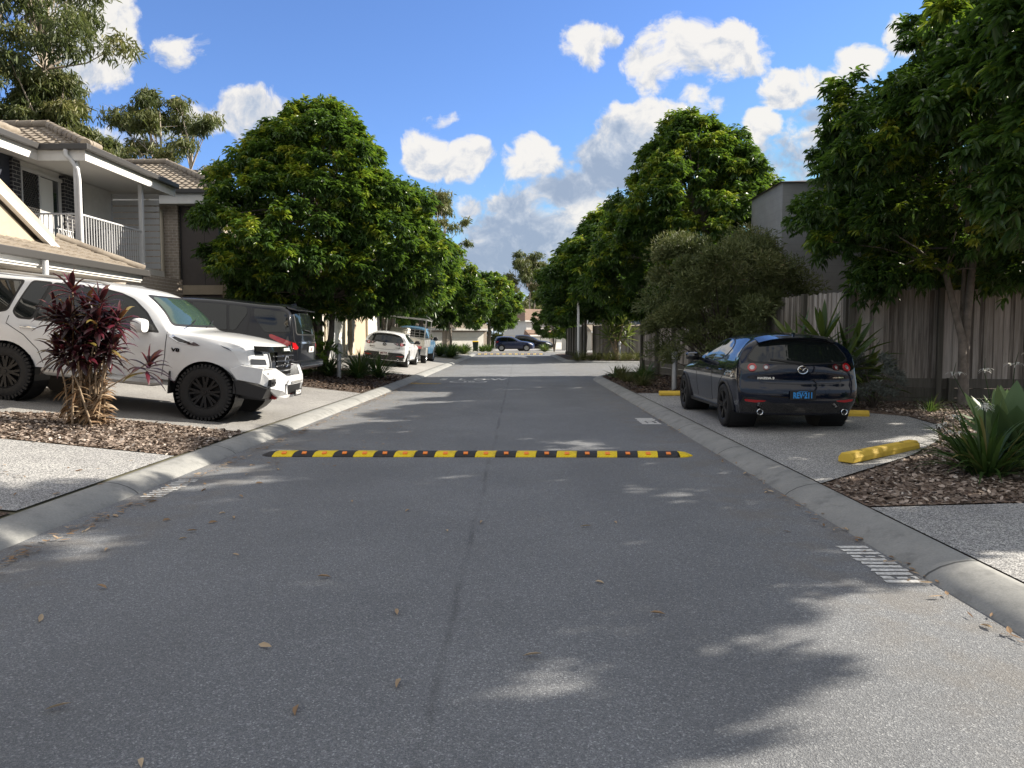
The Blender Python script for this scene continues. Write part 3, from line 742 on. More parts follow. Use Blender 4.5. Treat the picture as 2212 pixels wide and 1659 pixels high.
def hatchback(loc, rz, rx, paint, rimmat, plate, label, group, dark_lower=True, emblem='chrome', badge='chrome'):
    sp = HATCH; root = empty('hatchback_car', loc, rz, rx)
    tag(root, label, 'car', group); pm = MM[paint]; bt = MM['black_trim']
    body, bv = car_body(sp, pm, root); liner(root, sp)
    sw = [(1.74,.985),(1.38,1.16),(1.05,1.275),(.75,1.325),(.42,1.325),(.20,1.275),(.10,1.195),(.17,1.10),(.42,1.03),(1.0,.985)]
    for s in 'LR':
        w_ = window(bv, sw, s, root, r=.06, edge=.02)
        patch(bv, line2([(.83, .97), (.80, 1.33)], .05), s, MM['black_gloss'], 'pillar', w_, off=.008)
        patch(bv, line2([(.82, .96), (.80, .6), (.82, .34)], .008), s, bt, 'door_seam', root, off=.0025)
        patch(bv, line2([(-.08, .97), (.06, .80), (.36, .62), (.42, .36)], .008), s, bt, 'door_seam', root, off=.0025)
        patch(bv, line2([(1.80, .93), (1.80, .55), (1.74, .34)], .008), s, bt, 'door_seam', root, off=.0025)
        handle(bv, root, s, .98, .84, pm); handle(bv, root, s, .14, .86, pm)
        patch(bv, [(.38,.20),(2.34,.20),(2.34,.285),(.38,.285)], s, bt, 'sill', root, off=.014, depth=.03)
        y = 1 if s == 'L' else -1
        for ax in sp['axles']:
            a = np.linspace(-.15*math.pi, 1.15*math.pi, 24); mb = MB(); pts = []
            for q in a:
                x, z = ax+.37*math.cos(q), sp['wz']+.37*math.sin(q)
                h, n_, _, _ = bv.ray_cast(Vector((x, 4*y, z)), Vector((0, -y, 0)))
                if h is not None: pts.append(Vector((x, h.y+y*.001, z)))
            mb.tube(pts, .022, 6); mb.build('arch_trim', bt, root, smooth=True)
        mirror_part(root, (1.62, y*1.0, 1.03), (.16, .24, .15), MM['black_gloss'] if paint != 'paint_white_car' else bt, (1.66, y*.84, .99))
        patch(bv, [(3.30,.66),(3.08,.77),(2.95,.765),(3.1,.64)], s, MM['headlamp_dark'], 'headlight', root, r=.03)
    # glass fore and aft
    window(bv, [(-.66,1.02),(-.56,1.30),(.56,1.30),(.66,1.02)], 'F', root, r=.08, edge=.015, name='windscreen')
    rw = [(-.705,1.045),(-.69,1.09),(-.575,1.24),(-.45,1.285),(0,1.305),(.45,1.285),(.575,1.24),(.69,1.09),(.705,1.045),(.62,1.005),(0,.985),(-.62,1.005)]
    rwin = window(bv, rw, 'B', root, r=.03, edge=.022, name='rear_window')
    patch(bv, [(-.02,.985),(.0,1.0),(.42,1.05),(.43,1.033),(.05,.975)], 'B', bt, 'wiper', rwin, off=.018)
    mb = MB(); prof = []                                  # roof spoiler
    ys = np.linspace(-.56, .56, 15); up = []; dn = []; tip = []
    for y in ys:
        k = (abs(y)/.56)**3; up.append((-.36, y, 1.405-.055*k)); tip.append((-.70+.10*k, y, 1.355-.07*k)); dn.append((-.52, y, 1.30-.04*k))
    mb.add(up+tip+dn, [(i, i+1, 15+i+1, 15+i) for i in range(14)]+[(15+i, 15+i+1, 30+i+1, 30+i) for i in range(14)])
    mb.build('spoiler', pm, root, smooth=True, angle=60)
    # lamps
    for q in (1, -1):
        f = lambda pts: [(q*a, b) for a, b in pts] if q > 0 else [(q*a, b) for a, b in pts][::-1]
        lp = patch(bv, f([(.80,.985),(.62,.985),(.33,.955),(.50,.885),(.62,.865),(.78,.885),(.835,.93)]), 'B', MM['black_gloss'], 'tail_light', root, off=.005, r=.03)
        h0 = {}
        for (yy, zz, rr, mm) in ((.675, .925, .062, 'lamp_red'), (.495, .93, .046, 'lamp_dark_red')):
            h, n_, _, _ = bv.ray_cast(Vector((-8, q*yy, zz)), Vector((1, 0, 0)))
            mb = MB(); mb.lathe([(rr*.55, .012), (rr*.6, .02), (rr, .018), (rr*1.05, .0)], (0, 0, 0), 'Z', 24); mb2 = MB(); mb2.lathe([(.001, .016), (rr*.55, .012)], (0, 0, 0), 'Z', 20)
            M = Matrix.Translation(h) @ n_.to_track_quat('Z', 'Y').to_matrix().to_4x4() if n_.x < 0 else Matrix.Translation(h) @ (-n_).to_track_quat('Z', 'Y').to_matrix().to_4x4()
            for b_, m_, nm in ((mb, mm, 'lamp_ring'), (mb2, 'rim_silver', 'reflector')):
                b_.v = [tuple(M @ Vector(v)) for v in b_.v]; b_.build(nm, MM[m_], lp, smooth=True)
        patch(bv, f([(.78,.47),(.50,.455),(.52,.44),(.64,.425),(.77,.44)]), 'B', MM['lamp_red'], 'reflector', root, off=.008, r=.012)
        mb = MB(); c = (-.80, q*.60, .295)
        mb.lathe([(.040, .0), (.046, -.045), (.040, -.05), (.034, -.045), (.034, .04)], c, 'X', 20); ex = mb.build('exhaust_tip', MM['chrome'], root, smooth=True)
        mb = MB(); mb.lathe([(.001, .02), (.035, .02)], c, 'X', 16); mb.build('exhaust_bore', bt, ex)
    # tailgate gap and lower bumper
    tg = [(-.73,1.03),(-.64,.97),(-.60,.85),(-.58,.72),(-.45,.70),(0,.69),(.45,.70),(.58,.72),(.60,.85),(.64,.97),(.73,1.03)]
    patch(bv, line2(tg, .009), 'B', bt, 'tailgate_seam', root, off=.003, step=.04)
    if dark_lower:
        lo = [(-.80,.27),(.80,.27),(.83,.40),(.80,.50),(.66,.50),(.40,.42),(-.40,.42),(-.66,.50),(-.80,.50),(-.83,.40)] if paint != 'paint_white_car' else \
             [(-.80,.27),(.80,.27),(.84,.38),(.82,.52),(.70,.58),(.42,.575),(-.42,.575),(-.70,.58),(-.82,.52),(-.84,.38)]
        patch(bv, lo, 'B', bt if paint == 'paint_white_car' else MM['black_gloss'], 'lower_bumper', root, off=.003, r=.03)
    oval_emblem(bv, root, 'B', (0, .895), .068, .052, emblem)
    badge_text(bv, root, 'MAZDA 3', 'B', (.50, .775), .040, badge, (1.35, 1))
    patch(bv, [(-.62,.775),(-.45,.775),(-.45,.79),(-.62,.79)], 'B', MM[badge], 'badge', root, off=.006)
    plate_on(bv, root, (0, .535), plate[3], 'B', plate[0], plate[1], plate[2], .10, 0, True)
    for x, z in ((0, .325), (2.726, .325)):
        for y in (.80, -.80): wheel(root, x, y, z, .325, .215, .235, 5, rimmat, 0)
    mb = MB(); mb.prism([(-.30, 1.40), (-.46, 1.375), (-.44, 1.43)], 'Y', -.012, .012); mb.build('aerial_fin', pm, root)
    return root

hatchback((4.04, 11.42, zR(4, 11.4)+.005), math.pi/2, 0, 'paint_navy', 'rim_black', ('plate_black', 'plate_blue_text', 'REV·211', (.37, .13)),
          'dark blue hatchback parked on the pebbled bay at the right, black wheels, plate REV 211', 'hatchbacks of one model')
hatchback((-5.56, 30.85, zL(-5.56, 31)+.005), math.pi/2, SLOPE, 'paint_white_car', 'rim_silver', ('plate_white', 'plate_maroon_text', '094·YYS', (.37, .13)),
          'white hatchback parked on the left driveway behind the blue utility truck', 'hatchbacks of one model', emblem='black_gloss', badge='black_gloss')

# ------------------------------------------------------------------ large four-wheel drives
SUV = dict(W=1.99, st=[(3.80,.55,3.56,.82,.55),(3.93,.80,3.68,.88,.80),(3.94,1.0,3.68,.90,1.0),(3.90,1.17,3.62,.90,1.13),
  (3.55,1.265,3.42,.91,1.21),(3.05,1.315,2.98,.925,1.265),(2.60,1.355,2.50,.90,1.30),(2.33,1.62,2.22,.80,1.56),(1.96,1.84,1.86,.73,1.78),
  (1.2,1.93,1.15,.71,1.87),(-.1,1.945,-.1,.70,1.875),(-.85,1.91,-.80,.69,1.84),(-1.02,1.62,-.92,.77,1.60),(-1.12,1.28,-.98,.87,1.27),
  (-1.15,1.12,-1.00,.91,1.12),(-1.165,.98,-1.02,.93,.98),(-1.17,.84,-1.03,.935,.84),(-1.16,.68,-1.02,.93,.68),(-1.10,.52,-.95,.90,.52)],
  fa=3, rb=13, belt=([-1.2, 0, 1.0, 2.5, 4.0], [1.27, 1.25, 1.22, 1.20, 1.1]),
  plan=([-1.2, -.7, 0, .8, 2.2, 3.1, 3.6, 4.0], [.93, .97, .99, .975, .98, .985, .95, .86]),
  prof=([.4, .55, .75, .95, 1.1, 1.22, 1.35], [.94, .955, .985, 1.0, 1.0, .975, .93]),
  axles=(0, 3.075), arch=.475, wz=.41, nose=.5, tail=.35, smooth=5)
def suv(loc, rz, pitch, paint, label, knob, rimmat):
    sp = dict(SUV)
    if not knob: sp['arch'] = .47
    root = empty('offroad_car', loc, rz, 0, pitch); tag(root, label, 'car'); pm = MM[paint]; bt = MM['black_trim']
    body, bv = car_body(sp, pm, root); liner(root, sp)
    w1 = [(2.26,1.27),(2.05,1.51),(1.80,1.69),(1.60,1.755),(1.36,1.79),(1.36,1.265)]
    w2 = [(1.29,1.265),(1.29,1.79),(.55,1.81),(.42,1.265)]
    w2b = [(.36,1.265),(.49,1.81),(.22,1.81),(.08,1.34),(.16,1.265)]
    w3 = [(-.04,1.36),(.06,1.80),(-.78,1.775),(-.93,1.45),(-.93,1.29),(-.35,1.275)]
    if not knob: w2b = [(.36,1.265),(.49,1.81),(.10,1.80),(.06,1.66),(.24,1.29)]; w3 = [(-.10,1.62),(-.06,1.79),(-.78,1.775),(-.95,1.36),(-.40,1.30)]
    for s in 'LR':
        y = 1 if s == 'L' else -1
        for k, wn in enumerate((w1, w2, w2b, w3)): window(bv, wn, s, root, r=.05 if k else .03, edge=.03 if knob else .012)
        for ln in ([(2.44, 1.27), (2.44, .9), (2.40, .60)], [(1.325, 1.24), (1.33, .9), (1.36, .60)], [(.02, 1.27), (.0, 1.15), (.28, 1.0), (.50, .80), (.58, .60)] if knob else [(.0, 1.84), (-.02, 1.3), (.10, 1.1), (.45, .9), (.6, .62)]):
            patch(bv, line2(ln, .010), s, bt, 'door_seam', root, off=.003)
        for hx in (1.45, .28): handle(bv, root, s, hx+.05, 1.12, MM['chrome'], .24)
        mirror_part(root, (2.08, y*1.10, 1.33), (.20, .26, .22), pm, (2.12, y*.93, 1.25))
        sb = MB(); sb.tube([(.62, y*.97, .50), (.70, y*1.03, .48), (2.30, y*1.03, .48), (2.40, y*.97, .50)], .05, 8); sb.bx(.75, 2.25, y*.86, y*1.0, .47, .535)
        sb.build('side_step', MM['alloy_tray'] if knob else bt, root, smooth=True)
        mb = MB(); mb.tube([(1.35, y*.63, 1.875), (1.2, y*.63, 1.915), (-.6, y*.61, 1.93), (-.78, y*.60, 1.88)], .022, 6)
        if knob: mb.build('roof_rail', MM['alloy_tray'], root, smooth=True)
        if knob:
            v = patch(bv, [(2.88,1.105),(2.62,1.13),(2.46,1.21),(2.52,1.235),(2.86,1.16),(2.97,1.115)], s, MM['chrome'], 'side_vent', root, off=.012, r=.01)
            patch(bv, [(2.83,1.118),(2.64,1.137),(2.53,1.19),(2.56,1.21),(2.82,1.145)], s, MM['black_gloss'], 'vent_grille', v, off=.016, r=.005)
            badge_text(bv, root, 'V8', s, (2.60, 1.01), .075, 'black_gloss', (1.5, 1))
    window(bv, [(-.76,1.39),(-.60,1.77),(.60,1.77),(.76,1.39)], 'F', root, 'car_glass_green', r=.06, edge=.03, name='windscreen')
    window(bv, [(-.70,1.33),(-.60,1.80),(.60,1.80),(.70,1.33)], 'B', root, r=.08, edge=.03, name='rear_window')
    for q in (1, -1):
        mb = MB(); mb.tube([(2.62, q*.35-.3, 1.375), (2.56, q*.35, 1.42), (2.48, q*.35+.25, 1.47)], .010, 5); mb.build('wiper', bt, root)
    for x in (0, 3.075):
        for y in (.83, -.83):
            if knob: wheel(root, x, y, .41, .41, .28, .262, 8, rimmat, 0, 'twin', True)
            else: wheel(root, x, y, .405, .405, .27, .275, 7, rimmat, 0, 'one')
    return root, bv, pm
# front of the white car: grille, headlamps, bonnet guard, steel bull bar
def white_suv():
    yaw = 0
    root, bv, pm = suv((-7.90, 12.16, zL(-7.9, 12.16)+.03), yaw, SLOPE, 'paint_white_car',
        'white four-wheel drive with steel bull bar and black off-road tyres on the left driveway', True, 'rim_black')
    bt = MM['black_trim']
    for q in (1, -1):
        f = lambda pts: [(q*a, b) for a, b in pts] if q > 0 else [(q*a, b) for a, b in pts][::-1]
        hl = patch(bv, f([(.50,.87),(.58,1.08),(.66,1.13),(.90,1.15),(.93,1.10),(.90,.90),(.80,.86)]), 'F', MM['lamp_clear'], 'headlight', root, off=.006, r=.02)
        patch(bv, f([(.58,.90),(.62,.985),(.86,.985),(.86,.90)]), 'F', MM['headlamp_dark'], 'lens', hl, off=.010, r=.015)
        patch(bv, f([(.64,1.04),(.68,1.10),(.80,1.11),(.80,1.04)]), 'F', MM['headlamp_dark'], 'lens', hl, off=.010, r=.015)
        s = 'L' if q > 0 else 'R'
        patch(bv, [(3.70,.90),(3.66,1.05),(3.40,1.13),(3.22,1.165),(3.28,1.125),(3.48,1.06),(3.56,.92)], s, MM['lamp_clear'], 'headlight', root, off=.006, r=.015)
        patch(bv, [(3.44,1.075),(3.38,1.115),(3.26,1.15),(3.31,1.12)], s, MM['headlamp_dark'], 'lens', root, off=.010, r=.008)
        # chrome V beside the grille
        patch(bv, f([(.44,1.12),(.57,1.12),(.44,.74),(.36,.70),(.36,.80)]), 'F', MM['chrome'], 'grille_surround', root, off=.03, depth=.03, r=.012)
    g = patch(bv, [(-.44,1.12),(.44,1.12),(.37,.72),(-.37,.72)], 'F', MM['black_gloss'], 'grille', root, off=.008)
    mb = MB()
    for z in (.80, .88, .96, 1.04):
        wdt = .37+.07*(z-.72)/.4; mb.box((3.965 if z < 1 else 3.955, 0, z), (.03, wdt*2, .014))
    mesh_ = MB()
    for k in range(-12, 13):
        for z0 in (.76, .84, .92, 1.0, 1.08):
            y = k*.033+(.016 if int(z0*100) % 16 else 0)
            if abs(y) < .37: mesh_.beam((3.957, y-.014, z0-.024), (3.957, y+.014, z0+.024), .006, .006); mesh_.beam((3.957, y+.014, z0-.024), (3.957, y-.014, z0+.024), .006, .006)
    mb.build('grille_bar', MM['chrome'], g); mesh_.bx(3.940, 3.954, -.36, .36, .73, 1.10); mesh_.build('grille_mesh', MM['black_trim'], g)
    mb = MB(); mb.bx(3.93, 3.99, -.42, .42, .69, .725); mb.build('grille_surround', MM['chrome'], root, bevel=.01)
    oval_emblem(bv, root, 'F', (0, .95), .088, .088, 'chrome', False).location.x += .03
    # tinted bonnet guard with lettering
    mb = MB(); n = 19; up = []; lo = []
    for i in range(n):
        y = -.86+1.72*i/(n-1); k = abs(y)/.86; up.append((3.90-.20*k**2.2+.05, y, 1.185+.005)); lo.append((3.93-.22*k**2.2+.06, y, 1.10+.012*k))
    mb.add(up+lo+[(a-.02, b, c) for a, b, c in up]+[(a-.02, b, c) for a, b, c in lo], [(i, i+1, n+i+1, n+i) for i in range(n-1)]+[(2*n+i, 2*n+i+1, 3*n+i+1, 3*n+i) for i in range(n-1)]+[(i, i+1, 2*n+i+1, 2*n+i) for i in range(n-1)]+[(n+i, n+i+1, 3*n+i+1, 3*n+i) for i in range(n-1)])
    bg_ = mb.build('bonnet_guard', MM['black_gloss'], root, smooth=True, angle=40)
    mb = MB(); text_into(mb, 'PATROL', .062, Matrix.Translation((3.975, 0, 1.142)) @ Matrix.Rotation(math.pi/2, 4, 'Z') @ Matrix.Rotation(math.pi/2-.12, 4, 'X') @ Matrix.Diagonal((1.3, 1, 1, 1)), .006, .003)
    mb.build('lettering', MM['white_text'], bg_)
    # bull bar: folded steel plates
    mb = MB()
    def fold(pts):                          # mirrored plate sections: list of (x, y, z) outlines with thickness toward the rear
        for q in (1, -1):
            a = [(x, q*y, z) for x, y, z in pts]; b = [(x-.05, q*y*.985, z) for x, y, z in pts]; n_ = len(a)
            mb.add(a+b, [tuple(range(n_)), tuple(range(n_, 2*n_))[::-1]]+[(i, (i+1) % n_, n_+(i+1) % n_, n_+i) for i in range(n_)])
    fold([(4.16, 0, .74), (4.15, .40, .74), (4.03, .62, .86), (3.95, .86, .87), (3.90, .90, .82), (4.02, .64, .80), (4.17, .38, .685), (4.18, 0, .685)])      # upper shelf
    fold([(4.18, 0, .685), (4.17, .38, .685), (4.17, .40, .60), (4.18, 0, .60)])                                    # centre beam
    fold([(4.17, .38, .685), (4.02, .64, .80), (4.00, .66, .70), (4.15, .43, .64)])
    fold([(4.02, .64, .80), (3.90, .90, .82), (3.88, .92, .62), (3.98, .86, .58), (4.0, .84, .71), (4.0, .66, .70)])
    fold([(4.15, .43, .64), (4.0, .66, .70), (4.02, .70, .585), (4.12, .52, .52)])
    fold([(4.0, .66, .70), (4.0, .84, .71), (3.985, .86, .58), (4.02, .70, .585)])
    fold([(4.17, .40, .60), (4.15, .43, .64), (4.12, .52, .52), (4.02, .70, .585), (3.98, .86, .58), (4.05, .50, .40), (4.13, .34, .38), (4.15, .30, .44)])
    fold([(4.15, 0, .42), (4.15, .30, .44), (4.13, .34, .38), (4.13, 0, .37)])
    # wings back along the flanks to the arch
    for q in (1, -1):
        pts = [(3.92, .90, .86), (3.90, .91, .62), (3.56, .985, .66), (3.44, 1.0, .80), (3.60, .975, .88)]
        a = [(x, q*y, z) for x, y, z in pts]; b = [(x, q*(y-.06), z) for x, y, z in pts]; n_ = len(a)
        mb.add(a+b, [tuple(range(n_)), tuple(range(n_, 2*n_))]+[(i, (i+1) % n_, n_+(i+1) % n_, n_+i) for i in range(n_)])
    bb = mb.build('bull_bar', pm, root, bevel=.006)
    mb = MB()
    for q in (1, -1):
        mb.box((4.0, q*.74, .645), (.09, .20, .10))
        for k in range(3): mb.lathe([(.022, 0), (.02, .015), (.001, .012)], (4.05, q*(.69+.045*k), .645), 'X', 10)
    mb.bx(4.02, 4.155, -.30, .30, .45, .59); mb.build('bar_recess', bt, bb)
    mb = MB(); mb.bx(4.185, 4.195, -.27, .27, .625, .66); mb.build('light_bar', MM['alloy_tray'], bb)
    mb = MB()
    for q in (1, -1): mb.beam((4.155, q*.455, .625), (4.135, q*.40, .47), .012, .012); mb.lathe([(.018, 0), (.014, .012), (.001, .012)], (3.97, q*.82, .78), 'X', 10)
    mb.build('bar_trim', MM['rim_black'], bb)
    mb = MB(); mb.bx(3.35, 3.95, -.80, .80, .36, .60); mb.prism([(3.5, .44), (3.96, .40), (4.02, .56), (3.62, .64), (3.5, .64)], 'Y', -.95, .95); mb.build('under_guard', bt, root)
    mb = MB()
    for q in (1, -1): mb.bx(3.80, 4.02, q*.42, q*.52, .36, .44)
    mb.build('recovery_point', MM['recovery_red'], root, bevel=.01)
    pl = MB(); pl.box((0, 0, 0), (.012, .36, .11)); p = pl.build('number_plate', MM['plate_black'], root, bevel=.004); p.location = (4.215, .02, .465)
    mb = MB(); text_into(mb, 'FALKON', .085, Matrix.Translation((.008, 0, 0)) @ Matrix.Rotation(math.pi/2, 4, 'Z') @ Matrix.Rotation(math.pi/2, 4, 'X') @ Matrix.Diagonal((.85, 1.1, 1, 1)), .003, .003); mb.build('lettering', MM['white_text'], p)
    # seats and wheel glimpsed through the screen are left to the glass; mud flap behind the front wheel
    mb = MB()
    for q in (1, -1):
        for x in (2.53, -.53): mb = MB(); mb.box((x, q*.86, .51), (.02, .24, .34)); mb.build('mud_flap', bt, root)
white_suv()
def black_suv():
    root, bv, pm = suv((-6.08, 17.05, zL(-6.08, 17.05)), math.pi, -SLOPE, 'paint_black_car',
        'black seven-seat four-wheel drive parked nose in behind the white one, red tail light showing', False, 'rim_silver')
    for q in (1, -1):
        s = 'L' if q > 0 else 'R'
        patch(bv, [(-1.03,1.0),(-1.05,1.12),(-.98,1.15),(-.55,1.27),(-.50,1.255),(-.52,1.20),(-.66,1.14),(-.93,1.02)], s, MM['lamp_red'], 'tail_light', root, off=.012, r=.012)
        f = lambda pts: [(q*a, b) for a, b in pts] if q > 0 else [(q*a, b) for a, b in pts][::-1]
        patch(bv, f([(.90,1.02),(.90,1.13),(.80,1.12),(.70,1.03),(.75,.99),(.86,.98)]), 'B', MM['lamp_red'], 'tail_light', root, off=.012, r=.012)
    patch(bv, line2([(-.78,1.72),(-.82,1.2),(-.74,.98),(-.72,.74),(.72,.74),(.74,.98),(.82,1.2),(.78,1.72)], .012), 'B', MM['black_trim'], 'tailgate_seam', root, off=.003)
    patch(bv, [(-.66,1.12),(.66,1.12),(.66,1.155),(-.66,1.155)], 'B', MM['chrome'], 'chrome_strip', root, off=.014, r=.01)
    plate_on(bv, root, (0, .99), (.37, .13), 'B', 'plate_white', 'plate_maroon_text', '1AL 7', .09)
    mb = MB(); mb.bx(-1.24, -1.0, -.94, .94, .56, .74); b = mb.build('rear_bumper', pm, root, bevel=.04)
    mb = MB(); mb.bx(-1.255, -1.2, -.86, .86, .615, .66); mb.build('chrome_strip', MM['chrome'], b, bevel=.01)
    mb = MB(); mb.prism([(-.52, 1.93), (-.78, 1.915), (-.74, 2.0)], 'Y', -.015, .015); mb.build('aerial_fin', pm, root)
    mb = MB(); mb.prism([(-.70, 1.93), (-1.02, 1.86), (-1.0, 1.825), (-.78, 1.85)], 'Y', -.66, .66); mb.build('spoiler', pm, root, bevel=.012)
    mb = MB(); mb.tube([(-1.12, -.10, 1.36), (-1.13, .12, 1.40), (-1.10, .40, 1.42)], .012, 5); mb.build('wiper', MM['black_trim'], root)
black_suv()

# ------------------------------------------------------------------ blue utility truck with an alloy tray
UTE = dict(W=1.80, st=[(3.72,.42,3.50,.72,.42),(3.80,.62,3.56,.80,.62),(3.80,.82,3.55,.81,.82),(3.74,1.0,3.46,.80,.98),
  (3.4,1.09,3.2,.82,1.05),(2.9,1.16,2.8,.84,1.12),(2.62,1.20,2.55,.82,1.16),(2.25,1.48,2.15,.73,1.42),(1.88,1.68,1.80,.66,1.62),
  (1.5,1.745,1.45,.64,1.69),(1.05,1.73,1.05,.635,1.675),(.70,1.68,.72,.64,1.62),(.60,1.4,.63,.70,1.38),(.58,1.12,.60,.80,1.12),
  (.57,1.0,.60,.83,1.0),(.57,.88,.60,.84,.88),(.57,.76,.60,.84,.76),(.58,.62,.60,.83,.62),(.60,.46,.62,.81,.46)],
  fa=3, rb=13, belt=([.5, 2.4, 3.8], [1.12, 1.10, 1.0]), plan=([.5, .9, 2.6, 3.2, 3.6, 3.8], [.86, .89, .89, .90, .85, .76]),
  prof=([.4, .6, .85, 1.0, 1.12], [.94, .98, 1.0, .99, .97]), axles=(0, 3.0), arch=.42, wz=.36, nose=.45, tail=.08, smooth=4)
def ute():
    root = empty('utility_truck', (-5.42, 36.0, zL(-5.42, 36)), math.pi/2, SLOPE)
    tag(root, 'blue utility truck with an alloy tray and ladder rack parked beyond the white hatchback', 'truck')
    pm = MM['paint_blue_ute']; bt = MM['black_trim']; al = MM['alloy_tray']
    sp = dict(UTE); body, bv = car_body(sp, pm, root)
    for s in 'LR':
        y = 1 if s == 'L' else -1
        window(bv, [(2.28,1.16),(1.98,1.42),(1.72,1.58),(1.30,1.61),(1.30,1.15)], s, root, r=.03, edge=.02)
        window(bv, [(1.22,1.15),(1.22,1.61),(.92,1.59),(.80,1.40),(.80,1.15)], s, root, r=.03, edge=.02)
        patch(bv, line2([(1.26, 1.63), (1.26, .6)], .010), s, bt, 'door_seam', root, off=.003)
        patch(bv, line2([(2.42, 1.1), (2.40, .6)], .010), s, bt, 'door_seam', root, off=.003)
        handle(bv, root, s, 1.42, 1.0, pm); mirror_part(root, (2.12, y*1.0, 1.2), (.14, .22, .2), bt, (2.15, y*.85, 1.14))
        patch(bv, [(3.56,.76),(3.5,.92),(3.2,1.0),(3.25,.80)], s, MM['lamp_clear'], 'headlight', root, r=.02)
        mb = MB(); mb.lathe([(.43, y*.88), (.43, y*.50), (.05, y*.50)], (3.0, 0, .36), 'Y', 24); mb.build('wheel_housing', bt, root)
    window(bv, [(-.58,1.20),(-.52,1.55),(.52,1.55),(.58,1.20)], 'B', root, r=.05, edge=.03, name='rear_window')
    window(bv, [(-.66,1.22),(-.58,1.60),(.58,1.60),(.66,1.22)], 'F', root, r=.05, edge=.03, name='windscreen')
    mb = MB(); mb.bx(-1.2, 3.3, -.42, .42, .38, .62); mb.build('chassis', bt, root)
    # tray: deck, drop sides with a tapered rear, headboard, rack
    mb = MB(); mb.bx(-1.72, .50, -.92, .92, .80, .90); mb.build('tray_deck', al, root, bevel=.008)
    for y in (.92, -.92):
        mb = MB(); mb.prism([(-1.70, .86), (.48, .86), (.48, 1.16), (-1.40, 1.16), (-1.70, 1.08)], 'Y', y-.02, y+.02)
        for x in (-1.2, -.5, .2): mb.box((x, y+.025*(1 if y > 0 else -1), 1.0), (.03, .02, .28))
        mb.build('drop_side', al, root)
    mb = MB(); mb.prism([(-.88, .72), (.88, .72), (.92, .84), (.92, 1.12), (.55, 1.19), (-.55, 1.19), (-.92, 1.12), (-.92, .84)], 'X', -1.76, -1.72); mb.build('tailboard', MM['tray_paint'], root, bevel=.006)
    mb = MB()
    for y in (.62, -.62): mb.bx(-1.785, -1.755, y-.2, y+.2, .74, .85)
    mb.build('tail_light', MM['lamp_red'], root)
    mb = MB()
    for y in (.9, -.9):
        mb.beam((-1.70, y, .86), (-1.62, y, 2.08), .045, .045); mb.beam((.45, y, .86), (.42, y, 2.06), .045, .045); mb.beam((-1.75, y, 2.08), (.55, y, 2.06), .045, .045)
    for x in (-1.62, -.6, .42): mb.beam((x, -.95, 2.10), (x, .95, 2.10), .05, .07)
    mb.beam((-.2, -.95, 2.14), (-1.0, -.80, 2.28), .02, .02); mb.beam((-.6, .6, 2.1), (-.6, .6, 2.22), .02, .02)
    mb.build('ladder_rack', al, root)
    mb = MB(); mb.bx(.45, .49, -.9, .9, .9, 1.22)
    for k in range(8): mb.beam((.47, -.85+k*.243, 1.2), (.47, -.85+k*.243, 1.66), .014, .014)
    for z in (1.3, 1.44, 1.58, 1.68): mb.beam((.47, -.86, z), (.47, .86, z), .014, .014)
    mb.build('headboard', al, root)
    mb = MB(); mb.prism([(-1.0, .9), (.40, .9), (.40, 1.62), (-.55, 1.62), (-1.0, 1.25)], 'Y', .12, .88); tb = mb.build('tool_box', MM['tray_paint'], root, bevel=.01)
    mb = MB()
    for k in range(5): mb.bx(-.62+.0, .38, .08, .13, 1.02+k*.12, 1.10+k*.12)
    mb.build('louvre', MM['white_text'], tb)
    mb = MB(); mb.bx(-1.15, -.45, -.95, -.70, .42, .78); mb.build('side_box', al, root, bevel=.01)
    mb = MB()
    for y in (.75, -.75): mb.lathe([(.40, y+.14), (.42, y+.14), (.42, y-.14), (.40, y-.14)], (0, 0, .36), 'Y', 20, R(10), R(170))
    mb.build('mudguard', bt, root)
    for x in (0, 3.0):
        for y in (.75, -.75): wheel(root, x, y, .36, .36, .25, .22, 6, 'rim_silver', 0, 'one')
ute()

